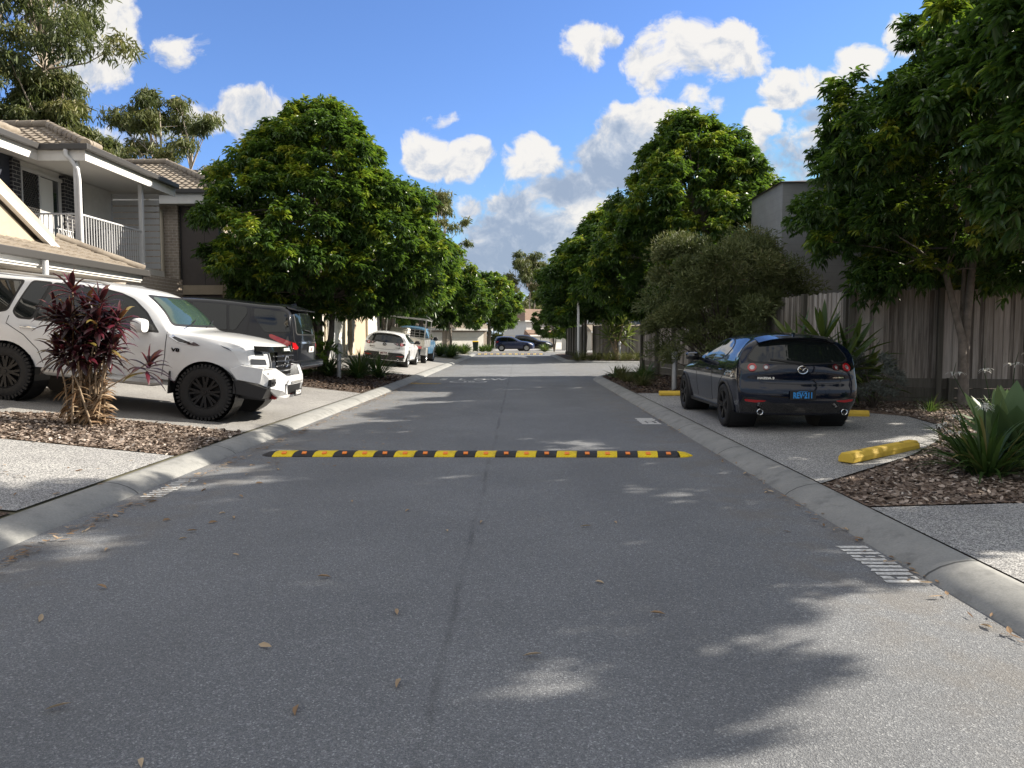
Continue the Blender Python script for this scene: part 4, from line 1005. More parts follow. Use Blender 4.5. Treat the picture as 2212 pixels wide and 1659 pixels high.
# ------------------------------------------------------------------ two cars beyond the second speed hump
def small_suv(loc, rz, paint, label, dark=False):
    sp = dict(HATCH); zs = 1.14 if not dark else 1.22
    st = np.array(HATCH['st'], float); st[:, [1, 4]] = st[:, [1, 4]]*zs
    if dark: st[9:12, [1]] = [[1.84], [1.84], [1.78]]; st[9:12, 4] = [1.76, 1.76, 1.70]; st[11, 0] = -.70; st[12, 0] = -.76; st[11, 2] = -.60; st[12, 2] = -.64
    sp['st'] = st.tolist(); sp['belt'] = (HATCH['belt'][0], [z*zs for z in HATCH['belt'][1]])
    sp['prof'] = ([z*zs for z in HATCH['prof'][0]], HATCH['prof'][1]); sp['wz'] = .36; sp['arch'] = .39
    root = empty('parked_car', loc, rz); tag(root, label, 'car'); pm = MM[paint]
    body, bv = car_body(sp, pm, root); liner(root, sp)
    q = zs/1.0
    ws = [[(1.74,.985*q),(1.38,1.16*q),(1.0,1.285*q),(.66,1.32*q),(.66,.985*q)], [(.58,.985*q),(.58,1.32*q),(.10,1.315*q),(-.05,1.27*q),(-.15,1.01*q)]]
    for s in 'LR':
        for wn in ws: window(bv, wn, s, root, r=.04)
        patch(bv, line2([(.62, .97*q), (.62, .36*q)], .012), s, MM['black_trim'], 'door_seam', root, off=.003)
        y = 1 if s == 'L' else -1; mirror_part(root, (1.60, y*1.0, 1.02*q), (.16, .24, .17), pm, (1.66, y*.84, .99*q))
        patch(bv, [(3.40,.68*q),(3.1,.80*q),(2.9,.80*q),(3.1,.68*q)], s, MM['lamp_clear'], 'headlight', root, r=.02)
        patch(bv, [(-.62,.98*q),(-.60,.80*q),(-.40,.86*q),(-.30,.97*q)], s, MM['lamp_red'], 'tail_light', root, r=.02)
        patch(bv, [(.38,.20*q),(2.34,.20*q),(2.34,.27*q),(.38,.27*q)], s, MM['black_trim'], 'sill', root, off=.014, depth=.03)
    window(bv, [(-.66,1.03*q),(-.56,1.30*q),(.56,1.30*q),(.66,1.03*q)], 'F', root, r=.08, name='windscreen')
    window(bv, [(-.64,1.03*q),(-.52,1.27*q),(.52,1.27*q),(.64,1.03*q)], 'B', root, r=.06, name='rear_window')
    if dark:
        mb = MB(); mb.bx(3.5, 3.78, -.86, .86, .42, .66); mb.tube([(3.72, -.5, .66), (3.76, -.42, 1.1), (3.76, .42, 1.1), (3.72, .5, .66)], .03, 6); mb.build('bull_bar', MM['black_trim'], root)
        mb = MB(); mb.tube([(2.3, -.85, 1.2), (2.25, -.88, 1.95), (1.0, -.8, 2.0)], .03, 6); mb.build('snorkel', MM['black_trim'], root)
    for x in (0, 2.726):
        for y in (.80, -.80): wheel(root, x, y, .36, .36, .225, .24, 5, 'rim_black' if dark else 'rim_silver', 0, 'one')
b_ = G(1120, 757, -.22)
small_suv((-1.95, 82.0, zdown(82)+.08), 0, 'paint_blue_far', 'small dark blue car parked side on beyond the second speed hump')
small_suv((.25, 86.2, zdown(86.2)+.08), R(-8), 'paint_black_car', 'black four-wheel drive parked just behind the small blue car', True)
# ------------------------------------------------------------------ building materials
def brick_mat(name, c1, c2, mortar, plane):
    m, t, b = base_mat(name); co = t.new('ShaderNodeTexCoord').outputs['Object']; s = t.new('ShaderNodeSeparateXYZ'); t.l.new(co, s.inputs[0])
    cb = t.new('ShaderNodeCombineXYZ'); t.l.new(s.outputs[0 if plane == 'xz' else 1], cb.inputs[0]); t.l.new(s.outputs[2], cb.inputs[1])
    br = t.new('ShaderNodeTexBrick'); t.l.new(cb.outputs[0], br.inputs['Vector'])
    for k, v in (('Color1', (*c1, 1)), ('Color2', (*c2, 1)), ('Mortar', (*mortar, 1)), ('Scale', 1), ('Mortar Size', .006), ('Brick Width', .24), ('Row Height', .086), ('Mortar Smooth', .1)): br.inputs[k].default_value = v
    c = t.mix(1, br.outputs[0], t.ramp(t.noise(co, 14, 5), [(.3, (.8, .8, .8)), (.7, (1.15, 1.15, 1.15))]), 'MULTIPLY'); t.l.new(c, b.inputs['Base Color']); b.inputs['Roughness'].default_value = .88
    bn = t.new('ShaderNodeBump', ins={'Strength': .6, 'Distance': .006}); t.l.new(br.outputs[1], bn.inputs['Height']); bn.invert = True; t.l.new(bn.outputs[0], b.inputs['Normal']); return m
for pl in ('xz', 'yz'):
    brick_mat('brick_taupe_'+pl, (.44, .375, .31), (.35, .295, .245), (.62, .57, .51), pl)
    brick_mat('brick_dark_'+pl, (.016, .016, .022), (.03, .03, .036), (.30, .29, .27), pl)
def board_mat(name, col, pitch=.18, axis=2, rough=.6, var=.08, groove=.35):
    m, t, b = base_mat(name); co = t.new('ShaderNodeTexCoord').outputs['Object']; s = t.new('ShaderNodeSeparateXYZ'); t.l.new(co, s.inputs[0])
    fr = t.m('FRACT', t.m('DIVIDE', s.outputs[axis], pitch)); g = t.m('SUBTRACT', 1.0, ss(t, .0, .06, fr))
    c = t.ramp(t.noise(co, 3, 6, .65), [(.3, tuple(x*(1-var) for x in col)), (.7, tuple(min(1, x*(1+var)) for x in col))])
    c = t.mix(t.m('MULTIPLY', g, groove), c, tuple(x*.25 for x in col)); t.l.new(c, b.inputs['Base Color']); b.inputs['Roughness'].default_value = rough
    bn = t.new('ShaderNodeBump', ins={'Strength': .8, 'Distance': .012}); t.l.new(fr, bn.inputs['Height']); t.l.new(bn.outputs[0], b.inputs['Normal']); return m
board_mat('boards_navy', (.028, .033, .048), .20); board_mat('cladding_grey', (.30, .31, .32), .19, var=.10)
board_mat('garage_door', (.78, .765, .71), .53, var=.04, groove=.3); board_mat('cladding_white', (.62, .61, .58), .2)
def tile_mat(name, a, b_, c_):
    m, t, b = base_mat(name); co = t.new('ShaderNodeTexCoord').outputs['Object']; rnd = t.new('ShaderNodeNewGeometry').outputs['Random Per Island']
    c = t.ramp(t.m('ADD', t.m('MULTIPLY', t.noise(co, 2.3, 6, .7), .75), t.m('MULTIPLY', t.noise(co, 25, 3), .3)), [(.3, a), (.5, b_), (.75, c_)]); t.l.new(c, b.inputs['Base Color']); b.inputs['Roughness'].default_value = .85
    return m
tile_mat('roof_tile', (.12, .10, .085), (.23, .195, .155), (.34, .30, .245)); tile_mat('roof_tile_red', (.13, .085, .062), (.20, .13, .095), (.26, .18, .14))
mat('trim_white', (.74, .73, .70), .55, var=.06); mat('trim_cream', (.62, .56, .45), .6, var=.06); mat('gutter_dark', (.055, .053, .052), .4); mat('soffit', (.62, .61, .585), .7)
mat('panel_brown', (.115, .098, .090), .6, var=.08); mat('beige_wall', (.46, .38, .28), .75, var=.08); mat('metal_white', (.66, .67, .68), .4, var=.05)
mat('window_glass', (.02, .025, .03), .04, coat=1, spec=.7); mat('curtain', (.55, .55, .53), .8); mat('door_frame', (.55, .55, .55), .4, metal=.3)
mat('rail_grey', (.60, .61, .62), .45); mat('metal_grey', (.40, .41, .42), .42, metal=.35, var=.06); mat('cover_dark', (.03, .033, .045), .7)
mat('slat_screen', (.50, .51, .52), .5, var=.05)
def timber_mat(name, a, b_, c_):
    m, t, b = base_mat(name); co = t.new('ShaderNodeTexCoord').outputs['Object']; rnd = t.new('ShaderNodeNewGeometry').outputs['Random Per Island']
    mp = t.new('ShaderNodeMapping'); mp.inputs['Scale'].default_value = (28, 28, 1.2); t.l.new(co, mp.inputs[0])
    off = t.new('ShaderNodeVectorMath', operation='ADD'); t.l.new(mp.outputs[0], off.inputs[0]); cx = t.new('ShaderNodeCombineXYZ'); t.l.new(t.m('MULTIPLY', rnd, 40), cx.inputs[2]); t.l.new(cx.outputs[0], off.inputs[1])
    f = t.m('ADD', t.m('MULTIPLY', t.noise(off.outputs[0], 1, 6, .65), .8), t.m('MULTIPLY', t.m('SUBTRACT', rnd, .5), .34))
    c = t.ramp(f, [(.22, a), (.42, b_), (.62, c_)]); kn = t.vor(co, 5.5); c = t.mix(t.m('MULTIPLY', t.m('SUBTRACT', 1.0, ss(t, .02, .07, kn)), .6), c, tuple(x*.5 for x in a))
    t.l.new(c, b.inputs['Base Color']); b.inputs['Roughness'].default_value = .9; return m
timber_mat('paling_timber', (.14, .123, .106), (.34, .31, .275), (.52, .48, .44)); timber_mat('sleeper_timber', (.06, .056, .046), (.105, .098, .08), (.15, .14, .12))

def bpart(name, boxes, m, parent, bevel=0):
    mb = MB()
    for b in boxes: mb.bx(*b)
    return mb.build(name, MATS[m], parent, bevel=bevel)
def tile_roof(parent, m, origin, u, v, poly, name='roof', pitch=.24, course=.29):
    """Concrete tiles: a rippled sheet stepped at every course, cut to poly in (u, v) metres."""
    O = Vector(origin); u = Vector(u).normalized(); v = Vector(v).normalized(); n = u.cross(v).normalized()
    if n.z < 0: n = -n
    us = [p[0] for p in poly]; vsx = [p[1] for p in poly]; k = 6; du = pitch/k; mb = MB()
    a0 = math.floor(min(us)/du); a1 = math.ceil(max(us)/du); c0 = math.floor(min(vsx)/course); c1 = math.ceil(max(vsx)/course)
    for c in range(c0, c1):
        rows = [(c*course, -.012), (c*course, .036), ((c+1)*course, .008)]; base = len(mb.v); W_ = a1-a0+1
        for (vv, h) in rows:
            for a in range(a0, a1+1): mb.v.append(tuple(O+u*(a*du)+v*vv+n*(h+.017*math.sin(2*math.pi*(a % k)/k))))
        for r in range(2):
            for i in range(W_-1):
                uc = (a0+i+.5)*du; vc = rows[r][0] if r == 0 else (c+.5)*course
                if inpoly(uc, min(max(vc, min(vsx)+.02), max(vsx)-.02), poly):
                    mb.f.append((base+r*W_+i, base+r*W_+i+1, base+(r+1)*W_+i+1, base+(r+1)*W_+i)); mb.mi.append(0)
    us2 = [tuple(O+u*p[0]+v*p[1]-n*.05) for p in poly]; mb.add(us2, [tuple(range(len(us2)))])
    return mb.build(name, MATS[m], parent, smooth=True, angle=40, fixn=False)
def ridge_caps(parent, m, p, q, r=.11):
    p, q = Vector(p), Vector(q); L = (q-p).length; n = max(1, int(L/.38)); d = (q-p)/n; mb = MB()
    for i in range(n): mb.tube([p+d*i, p+d*(i+1.06)], [r, r*.86], 8)
    return mb.build('ridge_cap', MATS[m], parent, smooth=True, angle=50)
def downpipe(parent, pts, r=.045, m='metal_white'):
    mb = MB(); mb.tube(pts, r, 10); return mb.build('downpipe', MATS[m], parent, smooth=True, angle=50)

# ------------------------------------------------------------------ house with the balcony (left foreground)
def house_balcony():
    h = empty('two_storey_house', (-10.5, 15, .6)); tag(h, 'two-storey house at far left with tiled roofs and an upstairs balcony behind white railings', 'house')
    def rel(o): o.parent = h; o.matrix_parent_inverse = Matrix.Translation(-Vector(h.location)); return o
    bp = lambda *a, **k: rel(bpart(a[0], a[1], a[2], None, **k)); X = -11.2
    bp('wall', [(-16, X, 8, 16.55, 3.2, 5.45)], 'boards_navy')
    w = bp('wall', [(-16, X-.02, 16.55, 20.6, 3.2, 5.45)], 'trim_white')
    bp('wall', [(-16, -9.3, 6, 16.95, -.2, 2.82)], 'brick_taupe_yz'); bp('wall', [(-11.6, -9.35, 17.0, 20.6, -.2, 3.05)], 'brick_taupe_xz')
    bp('pier', [(X-.02, X+.10, 18.22, 19.0, 3.2, 5.4)], 'brick_dark_yz'); bp('pier', [(X, X+.06, 16.42, 16.70, 3.2, 5.4)], 'brick_dark_yz')
    d = bp('sliding_door', [(X, X+.06, 16.72, 18.22, 5.22, 5.30), (X, X+.06, 16.72, 16.76, 3.3, 5.22), (X, X+.06, 18.10, 18.16, 3.3, 5.22), (X, X+.05, 17.34, 17.40, 3.3, 5.22)], 'door_frame')
    g = bp('glass', [(X+.005, X+.02, 17.40, 18.10, 3.3, 5.22)], 'window_glass'); bp('curtain', [(X-.012, X+.03, 17.42, 17.88, 3.3, 5.20)], 'curtain')
    mb = MB()                                                    # diamond security mesh on the other leaf
    for k in range(-20, 24):
        for s in (1, -1):
            a = (X+.045, 16.76, 3.3+k*.11); pts = []
            y0, y1 = 16.76, 17.34; z0 = 3.3+k*.1; z1 = z0+s*(y1-y0)*1.35
            lo, hi = 3.3, 5.22
            if max(z0, z1) < lo or min(z0, z1) > hi: continue
            def cl(y, z, yy, zz, L):
                t = (L-z)/(zz-z); return (y+(yy-y)*t, L)
            A, B = (y0, z0), (y1, z1)
            for L, c in ((lo, lambda p: p[1] < lo), (hi, lambda p: p[1] > hi)):
                if c(A): A = cl(*A, *B, L)
                if c(B): B = cl(*A, *B, L)
            mb.beam((X+.045, A[0], A[1]), (X+.045, B[0], B[1]), .016, .008, up=(1, 0, 0))
    rel(mb.build('security_mesh', MATS['gutter_dark'], None)); bp('screen_door', [(X+.005, X+.03, 16.76, 17.34, 3.3, 5.22)], 'window_glass')
    # balcony slab, posts, railings
    bp('balcony_slab', [(X, -9.82, 16.6, 20.55, 3.08, 3.28)], 'soffit')
    for y in (16.78, 19.6): bp('post', [(-9.98, -9.88, y-.05, y+.05, 3.0 if y < 18 else 1.0, 5.46)], 'metal_white', bevel=.006)
    def railing(p, q):
        p, q = Vector(p), Vector(q); L = (q-p).length; mb = MB(); mb.beam(p+Vector((0, 0, .95)), q+Vector((0, 0, .95)), .05, .035); mb.beam(p+Vector((0, 0, .08)), q+Vector((0, 0, .08)), .035, .03); n = int(L/.105)
        for i in range(1, n): a = p.lerp(q, i/n); mb.beam(a+Vector((0, 0, .08)), a+Vector((0, 0, .94)), .018, .018, up=(1, 0, 0))
        rel(mb.build('railing', MATS['rail_grey'], None))
    railing((X+.05, 16.80, 3.3), (-9.98, 16.80, 3.3)); railing((-9.93, 16.84, 3.3), (-9.93, 19.55, 3.3))
    mb = MB()
    for k in range(12): mb.bx(X, -9.9, 20.50, 20.53, 3.36+k*.172, 3.36+k*.172+.138)
    rel(mb.build('privacy_screen', MATS['slat_screen'], None))
    # upper roof: eaves, fascia, gutters, tiles
    bp('soffit', [(-16, -10.75, 6, 16.72, 5.46, 5.50), (-16, -9.68, 16.72, 21.0, 5.46, 5.50)], 'soffit')
    bp('fascia', [(-10.75, -10.72, 6, 16.70, 5.40, 5.64), (-10.75, -9.66, 16.67, 16.70, 5.40, 5.64), (-9.69, -9.66, 16.70, 21.0, 5.40, 5.64)], 'trim_white')
    bp('gutter', [(-10.72, -10.60, 6, 16.58, 5.62, 5.75), (-10.72, -9.54, 16.55, 16.67, 5.62, 5.75), (-9.66, -9.54, 16.67, 21.0, 5.62, 5.75)], 'gutter_dark', bevel=.012)
    c30, s30 = math.cos(R(25)), math.sin(R(25)); ze = 5.70; a = 2.15/c30
    rel(tile_roof(None, 'roof_tile', (-9.62, 16.64, ze), (-1, 0, 0), (0, c30, s30), [(0, 0), (1.15, 0), (7, 0), (7, 2.15/c30), (2.15, 2.15/c30)]))
    rel(tile_roof(None, 'roof_tile', (-9.62, 16.64, ze), (0, 1, 0), (-c30, 0, s30), [(0, 0), (4.4, 0), (4.4, a), (2.15, a)]))
    rel(tile_roof(None, 'roof_tile', (-10.70, 6, ze), (0, 1, 0), (-c30, 0, s30), [(0, 0), (10.6, 0), (10.6+1.3, 1.3/c30), (8, 2.6/c30), (0, 2.6/c30)]))
    rz = ze+2.15*math.tan(R(25))
    rel(ridge_caps(None, 'roof_tile', (-9.62, 16.64, ze+.06), (-11.77, 18.79, rz+.06))); rel(ridge_caps(None, 'roof_tile', (-11.77, 18.79, rz+.08), (-16, 18.79, rz+.08))); rel(ridge_caps(None, 'roof_tile', (-11.77, 18.79, rz+.06), (-11.77, 21.0, rz+.06)))
    rel(ridge_caps(None, 'roof_tile', (-12.0, 17.9, ze+1.35*.466+.03), (-12.0, 6, ze+1.35*.466+.03)))
    rel(downpipe(None, [(-10.05, 16.60, 5.70), (-10.05, 16.60, 5.50), (-9.98, 16.66, 5.42), (-9.88, 16.72, 5.22), (-9.86, 16.74, 5.0), (-9.86, 16.74, 3.1)], .05))
    # lower roof over the garage, with a small gable
    zl = 2.96; c24, s24 = math.cos(R(24)), math.sin(R(24)); up = 1.45/c24
    bp('gutter', [(-8.60, -8.47, 6, 16.95, zl-.10, zl+.04), (-9.8, -8.47, 16.95, 17.06, zl-.10, zl+.04)], 'gutter_dark', bevel=.012)
    bp('fascia', [(-8.63, -8.60, 6, 16.95, zl-.20, zl-.02), (-9.8, -8.60, 16.92, 16.95, zl-.20, zl-.02)], 'trim_white'); bp('soffit', [(-9.3, -8.63, 6, 16.92, zl-.24, zl-.20)], 'soffit')
    rel(tile_roof(None, 'roof_tile', (-8.55, 6, zl), (0, 1, 0), (-c24, 0, s24), [(0, 0), (10.98, 0), (10.0, up), (0, up)])); rel(ridge_caps(None, 'roof_tile', (-8.58, 16.98, zl+.05), (-9.95, 16.0, zl+.05+1.37*.445)))
    za, ya = 5.03, 11.45
    mb = MB(); mb.add([(-9.30, 8.0, 3.1), (-9.30, 14.7, 3.1), (-9.30, ya, za-.1), (-12, 8.0, 3.1), (-12, 14.7, 3.1), (-12, ya, za-.1)], [(0, 1, 2), (3, 4, 5), (0, 2, 5, 3), (1, 2, 5, 4)]); rel(mb.build('gable', MATS['beige_wall'], None))
    mb = MB(); mb.beam((-9.22, ya, za), (-9.22, 14.8, 3.22), .14, .10, up=(1, 0, 0)); mb.beam((-9.22, ya, za), (-9.22, 8.1, 3.22), .14, .10, up=(1, 0, 0)); rel(mb.build('barge_board', MATS['trim_white'], None))
    mb = MB(); mb.beam((-9.32, ya, za+.14), (-9.32, 14.85, 3.36), .34, .07, up=(1, .5, 0)); rel(mb.build('barge_cap', MATS['beige_wall'], None))
    rel(tile_roof(None, 'roof_tile', (-9.4, 14.85, 3.30), (-1, 0, 0), (0, -.88, .47), [(0, 0), (3, 0), (3, 3.9), (0, 3.9)]))
    rel(downpipe(None, [(-8.53, 13.35, 2.90), (-8.53, 13.35, 2.62), (-8.58, 13.32, 2.52), (-9.2, 13.0, 2.50), (-9.25, 12.98, 2.2), (-9.25, 12.98, .6)], .055))
house_balcony()
# barbecue under a cover and a folded airer on the balcony
mb = MB(); mb.lathe([(.001, .98), (.16, .97), (.26, .90), (.29, .78), (.30, .30), (.31, .04), (.30, .0)], (0, 0, 0), 'Z', 18); b = mb.build('covered_barbecue', MATS['cover_dark'], smooth=True, angle=50); b.location = (-10.35, 18.35, 3.28); b.scale = (1.25, 1.1, .9)
tag(b, 'barbecue under a dark cover standing on the balcony behind the railing', 'barbecue')
mb = MB()
for k in range(7): mb.beam((-10.55+.0, 17.45+k*.05, 3.3), (-10.75, 17.35+k*.09, 4.0), .014, .014)
mb.beam((-10.55, 17.4, 3.3), (-10.55, 17.8, 3.3), .02, .02); mb.beam((-10.75, 17.3, 4.0), (-10.75, 17.95, 4.0), .02, .02)
tag(mb.build('clothes_airer', MATS['metal_white']), 'white folded clothes airer leaning inside the balcony rail', 'airer')

# ------------------------------------------------------------------ brick house behind it
def house_brick():
    h = empty('brick_house', (-11, 25, .6)); tag(h, 'taupe brick house with a tall brown panel, between the balcony house and the big tree', 'house')
    def rel(o): o.parent = h; o.matrix_parent_inverse = Matrix.Translation(-Vector(h.location)); return o
    bp = lambda *a, **k: rel(bpart(a[0], a[1], a[2], None, **k))
    bp('wall', [(-16, -10.62, 23.2, 28, -.2, 5.55)], 'brick_taupe_xz'); bp('wall', [(-10.62, -9.38, 23.5, 28, -.2, 5.55)], 'brick_taupe_yz')
    bp('wall_panel', [(-10.58, -9.40, 23.30, 23.48, 3.1, 5.52)], 'panel_brown'); bp('panel_joint', [(-9.86, -9.845, 23.293, 23.31, 3.1, 5.52), (-10.60, -10.57, 23.28, 23.33, 3.1, 5.52)], 'gutter_dark')
    bp('beam', [(-10.6, -9.3, 23.26, 23.52, 2.80, 3.09)], 'beige_wall'); bp('recess_panel', [(-10.55, -9.4, 23.40, 23.5, .2, 2.8)], 'panel_brown')
    bp('soffit', [(-16, -9.0, 22.75, 28, 5.55, 5.59)], 'soffit'); bp('fascia', [(-16, -8.98, 22.72, 22.75, 5.52, 5.84), (-9.0, -8.97, 22.75, 28, 5.52, 5.84)], 'trim_white'); bp('gutter', [(-16, -8.95, 22.60, 22.72, 5.82, 5.95), (-8.97, -8.85, 22.60, 28, 5.82, 5.95)], 'gutter_dark', bevel=.012)
    c, s = math.cos(R(25)), math.sin(R(25)); ze = 5.93; k = 3.2
    rel(tile_roof(None, 'roof_tile', (-8.95, 22.68, ze), (-1, 0, 0), (0, c, s), [(0, 0), (8, 0), (8, k/c), (k, k/c)])); rel(tile_roof(None, 'roof_tile', (-8.95, 22.68, ze), (0, 1, 0), (-c, 0, s), [(0, 0), (6.5, 0), (6.5, k/c), (k, k/c)]))
    rel(ridge_caps(None, 'roof_tile', (-8.95, 22.68, ze+.06), (-8.95-k, 22.68+k, ze+.06+k*.466))); rel(ridge_caps(None, 'roof_tile', (-8.95-k, 22.68+k, ze+.08+k*.466), (-16, 22.68+k, ze+.08+k*.466)))
    rel(downpipe(None, [(-11.32, 22.66, 5.8), (-11.32, 22.75, 5.6), (-11.1, 23.12, 5.35), (-11.1, 23.14, 5.1), (-11.1, 23.14, .4)], .05, 'trim_cream'))
    mb = MB(); mb.tube([(-10.66, 25, 6.3), (-10.66, 25, 7.0)], .05, 8); rel(mb.build('vent_pipe', MATS['metal_white'], None))
house_brick()

# ------------------------------------------------------------------ row of garages along the left
def garage_row():
    h = empty('terrace_house', (-9, 36, .5)); tag(h, 'terrace of houses with cream garage doors behind the parked white hatchback', 'house')
    def rel(o): o.parent = h; o.matrix_parent_inverse = Matrix.Translation(-Vector(h.location)); return o
    bp = lambda *a, **k: rel(bpart(a[0], a[1], a[2], None, **k)); X = -8.35
    bp('wall', [(-15, X, 28.4, 44.3, -.2, 2.95)], 'brick_taupe_yz'); bp('wall', [(-15, X-.5, 28.4, 44.3, 2.95, 5.6)], 'cladding_white')
    for y0, y1 in ((28.9, 31.4), (32.1, 34.9), (40.6, 43.4)):
        d = bp('garage_door', [(X-.02, X+.05, y0, y1, .35, 2.75)], 'garage_door')
    for y in (28.65, 31.75, 35.15, 36.6, 40.35): bp('pier', [(X, X+.14, y-.22, y+.22, .3, 2.95)], 'trim_cream')
    bp('entry_recess', [(X-.01, X+.03, 36.8, 40.1, .4, 2.8)], 'beige_wall'); bp('fascia', [(X+.3, X+.33, 28.2, 44.5, 2.9, 3.15)], 'trim_white')
    for y in (30, 33.4, 40): bp('window', [(X-.5, X-.46, y, y+1.6, 3.6, 4.9)], 'window_glass')
    c, s = math.cos(R(24)), math.sin(R(24))
    mb = MB(); 
    rel(tile_roof(None, 'roof_tile', (X+.35, 28.2, 3.12), (0, 1, 0), (-c, 0, s), [(0, 0), (16.2, 0), (16.2, .95), (0, .95)])); rel(tile_roof(None, 'roof_tile', (X-.1, 28.2, 5.6), (0, 1, 0), (-c, 0, s), [(0, 0), (16.2, 0), (14, 3.2), (2.2, 3.2)]))
    rel(downpipe(None, [(X+.2, 31.72, 2.9), (X+.2, 31.72, .5)], .05))
garage_row()
def bin_at(loc, rz, label, body, lid, sc=1):
    r = empty('wheelie_bin', loc, rz); tag(r, label, 'bin', 'wheeled rubbish bins'); mb = MB()
    b0 = [(-.22, -.25), (.22, -.25), (.22, .22), (-.22, .22)]; b1 = [(-.28, -.30), (.28, -.30), (.28, .33), (-.28, .33)]
    mb.add([(x, y, .06) for x, y in b0]+[(x, y, .95) for x, y in b1], [(3, 2, 1, 0), (4, 5, 6, 7)]+[(i, (i+1) % 4, 4+(i+1) % 4, 4+i) for i in range(4)]); mb.build('bin_body', MATS[body], r, bevel=.02)
    mb = MB(); mb.prism([(-.34, .95), (.38, .95), (.36, .99), (.05, 1.06), (-.32, 1.02)], 'X', -.30, .30); mb.build('lid', MATS[lid], r, bevel=.015)
    mb = MB()
    for x in (-.24, .24): mb.lathe([(.001, x-.03), (.09, x-.03), (.09, x+.03), (.001, x+.03)], (0, .27, .09), 'X', 14)
    mb.tube([(-.25, .42, .93), (.25, .42, .93)], .016, 6); mb.build('wheel', MATS['black_trim'], r); return r
mat('bin_green', (.02, .035, .025), .5); mat('bin_yellow', (.62, .40, .02), .45)
bin_at((-4.35, 73.5, zdown(73.5)+.1), R(180), 'dark green wheelie bin with a yellow lid standing before the far blue car', 'bin_green', 'bin_yellow')

# ------------------------------------------------------------------ far houses round the bend
def far_house(loc, rz, label, w=9, d=8, roofm='roof_tile_red', up='cladding_white', brick=False, low=False):
    h = empty('far_house', loc, rz); tag(h, label, 'house')
    hw, hd = w/2, d/2; z1 = 2.6; z2 = 5.2
    bpart('wall', [(-hw, hw, -hd, hd, -1, z1)], 'brick_taupe_xz' if brick else 'trim_cream', h)
    for k in range(2):
        x = -hw+.5+k*(w/2); bpart('garage_door', [(x, x+w/2-1.0, -hd-.05, -hd+.02, 0, 2.2)], 'garage_door', h)
        bpart('pier', [(x-.45, x-.08, -hd-.12, -hd+.05, -.2, 2.6)], 'brick_taupe_xz', h)
    if not low:
        bpart('wall', [(-hw+.2, hw-.2, -hd+1.2, hd, z1, z2)], up, h)
        bpart('wall_panel', [(.3, 1.9, -hd+1.12, -hd+1.22, z1+.1, z2-.1)], 'panel_brown', h)
        for x in (-2.6, 2.4):
            f = bpart('window', [(x-.75, x+.75, -hd+1.1, -hd+1.19, 3.3, 4.6)], 'trim_white', h); bpart('pane', [(x-.66, x-.03, -hd+1.08, -hd+1.11, 3.38, 4.52), (x+.03, x+.66, -hd+1.08, -hd+1.11, 3.38, 4.52)], 'window_glass', f)
        mb = MB(); e = .5; zr = z2+2.2; mb.add([(-hw-e, -hd+.7, z2), (hw+e, -hd+.7, z2), (hw+e, hd+e, z2), (-hw-e, hd+e, z2), (-hw+2.6, .6, zr), (hw-2.6, .6, zr)], [(0, 1, 5, 4), (1, 2, 5), (2, 3, 4, 5), (3, 0, 4), (0, 3, 2, 1)]); mb.build('roof', MATS[roofm], h)
        bpart('fascia', [(-hw-e, hw+e, -hd+.66, -hd+.70, z2-.22, z2)], 'trim_white', h)
    mb = MB(); mb.add([(-hw-.4, -hd-.6, z1), (hw+.4, -hd-.6, z1), (hw+.2, -hd+1.2, z1+.95), (-hw-.2, -hd+1.2, z1+.95), (-hw-.4, -hd+1.2, z1-.02), (hw+.4, -hd+1.2, z1-.02)], [(0, 1, 2, 3), (0, 3, 4), (1, 5, 2), (0, 4, 5, 1)]); mb.build('lower_roof', MATS[roofm], h)
    bpart('fascia', [(-hw-.4, hw+.4, -hd-.63, -hd-.60, z1-.22, z1)], 'trim_white', h)
far_house((3.3, 138, zdown(138)), R(38), 'distant house with a reddish tiled roof beyond the black four-wheel drive', 10, 8)
far_house((-10.5, 84, zdown(84)), R(38), 'far garages with white doors between brick piers on the left of the bend', 11, 8, 'roof_tile', brick=True)
far_house((12, 100, zdown(100)), R(25), 'pale far house mostly hidden by the dark trees on the right', 10, 8, 'roof_tile')

# ------------------------------------------------------------------ grey house on the right
def house_grey():
    h = empty('grey_house', (11, 22, .1)); tag(h, 'grey weatherboard house behind the right-hand fence, partly hidden by trees', 'house')
    def rel(o): o.parent = h; o.matrix_parent_inverse = Matrix.Translation(-Vector(h.location)); return o
    bp = lambda *a, **k: rel(bpart(a[0], a[1], a[2], None, **k))
    bp('wall', [(7.15, 16, 20.5, 23.2, -.2, 5.68)], 'cladding_grey')
    mb = MB(); mb.add([(7.05, 20.4, 5.67), (16.2, 20.4, 5.67), (16.2, 23.3, 5.67), (7.05, 23.3, 5.67), (8.5, 21.8, 6.0), (14.5, 21.8, 6.0)], [(0, 1, 5, 4), (1, 2, 5), (2, 3, 4, 5), (3, 0, 4), (0, 3, 2, 1)]); rel(mb.build('roof', MATS['panel_brown'], None))
house_grey()

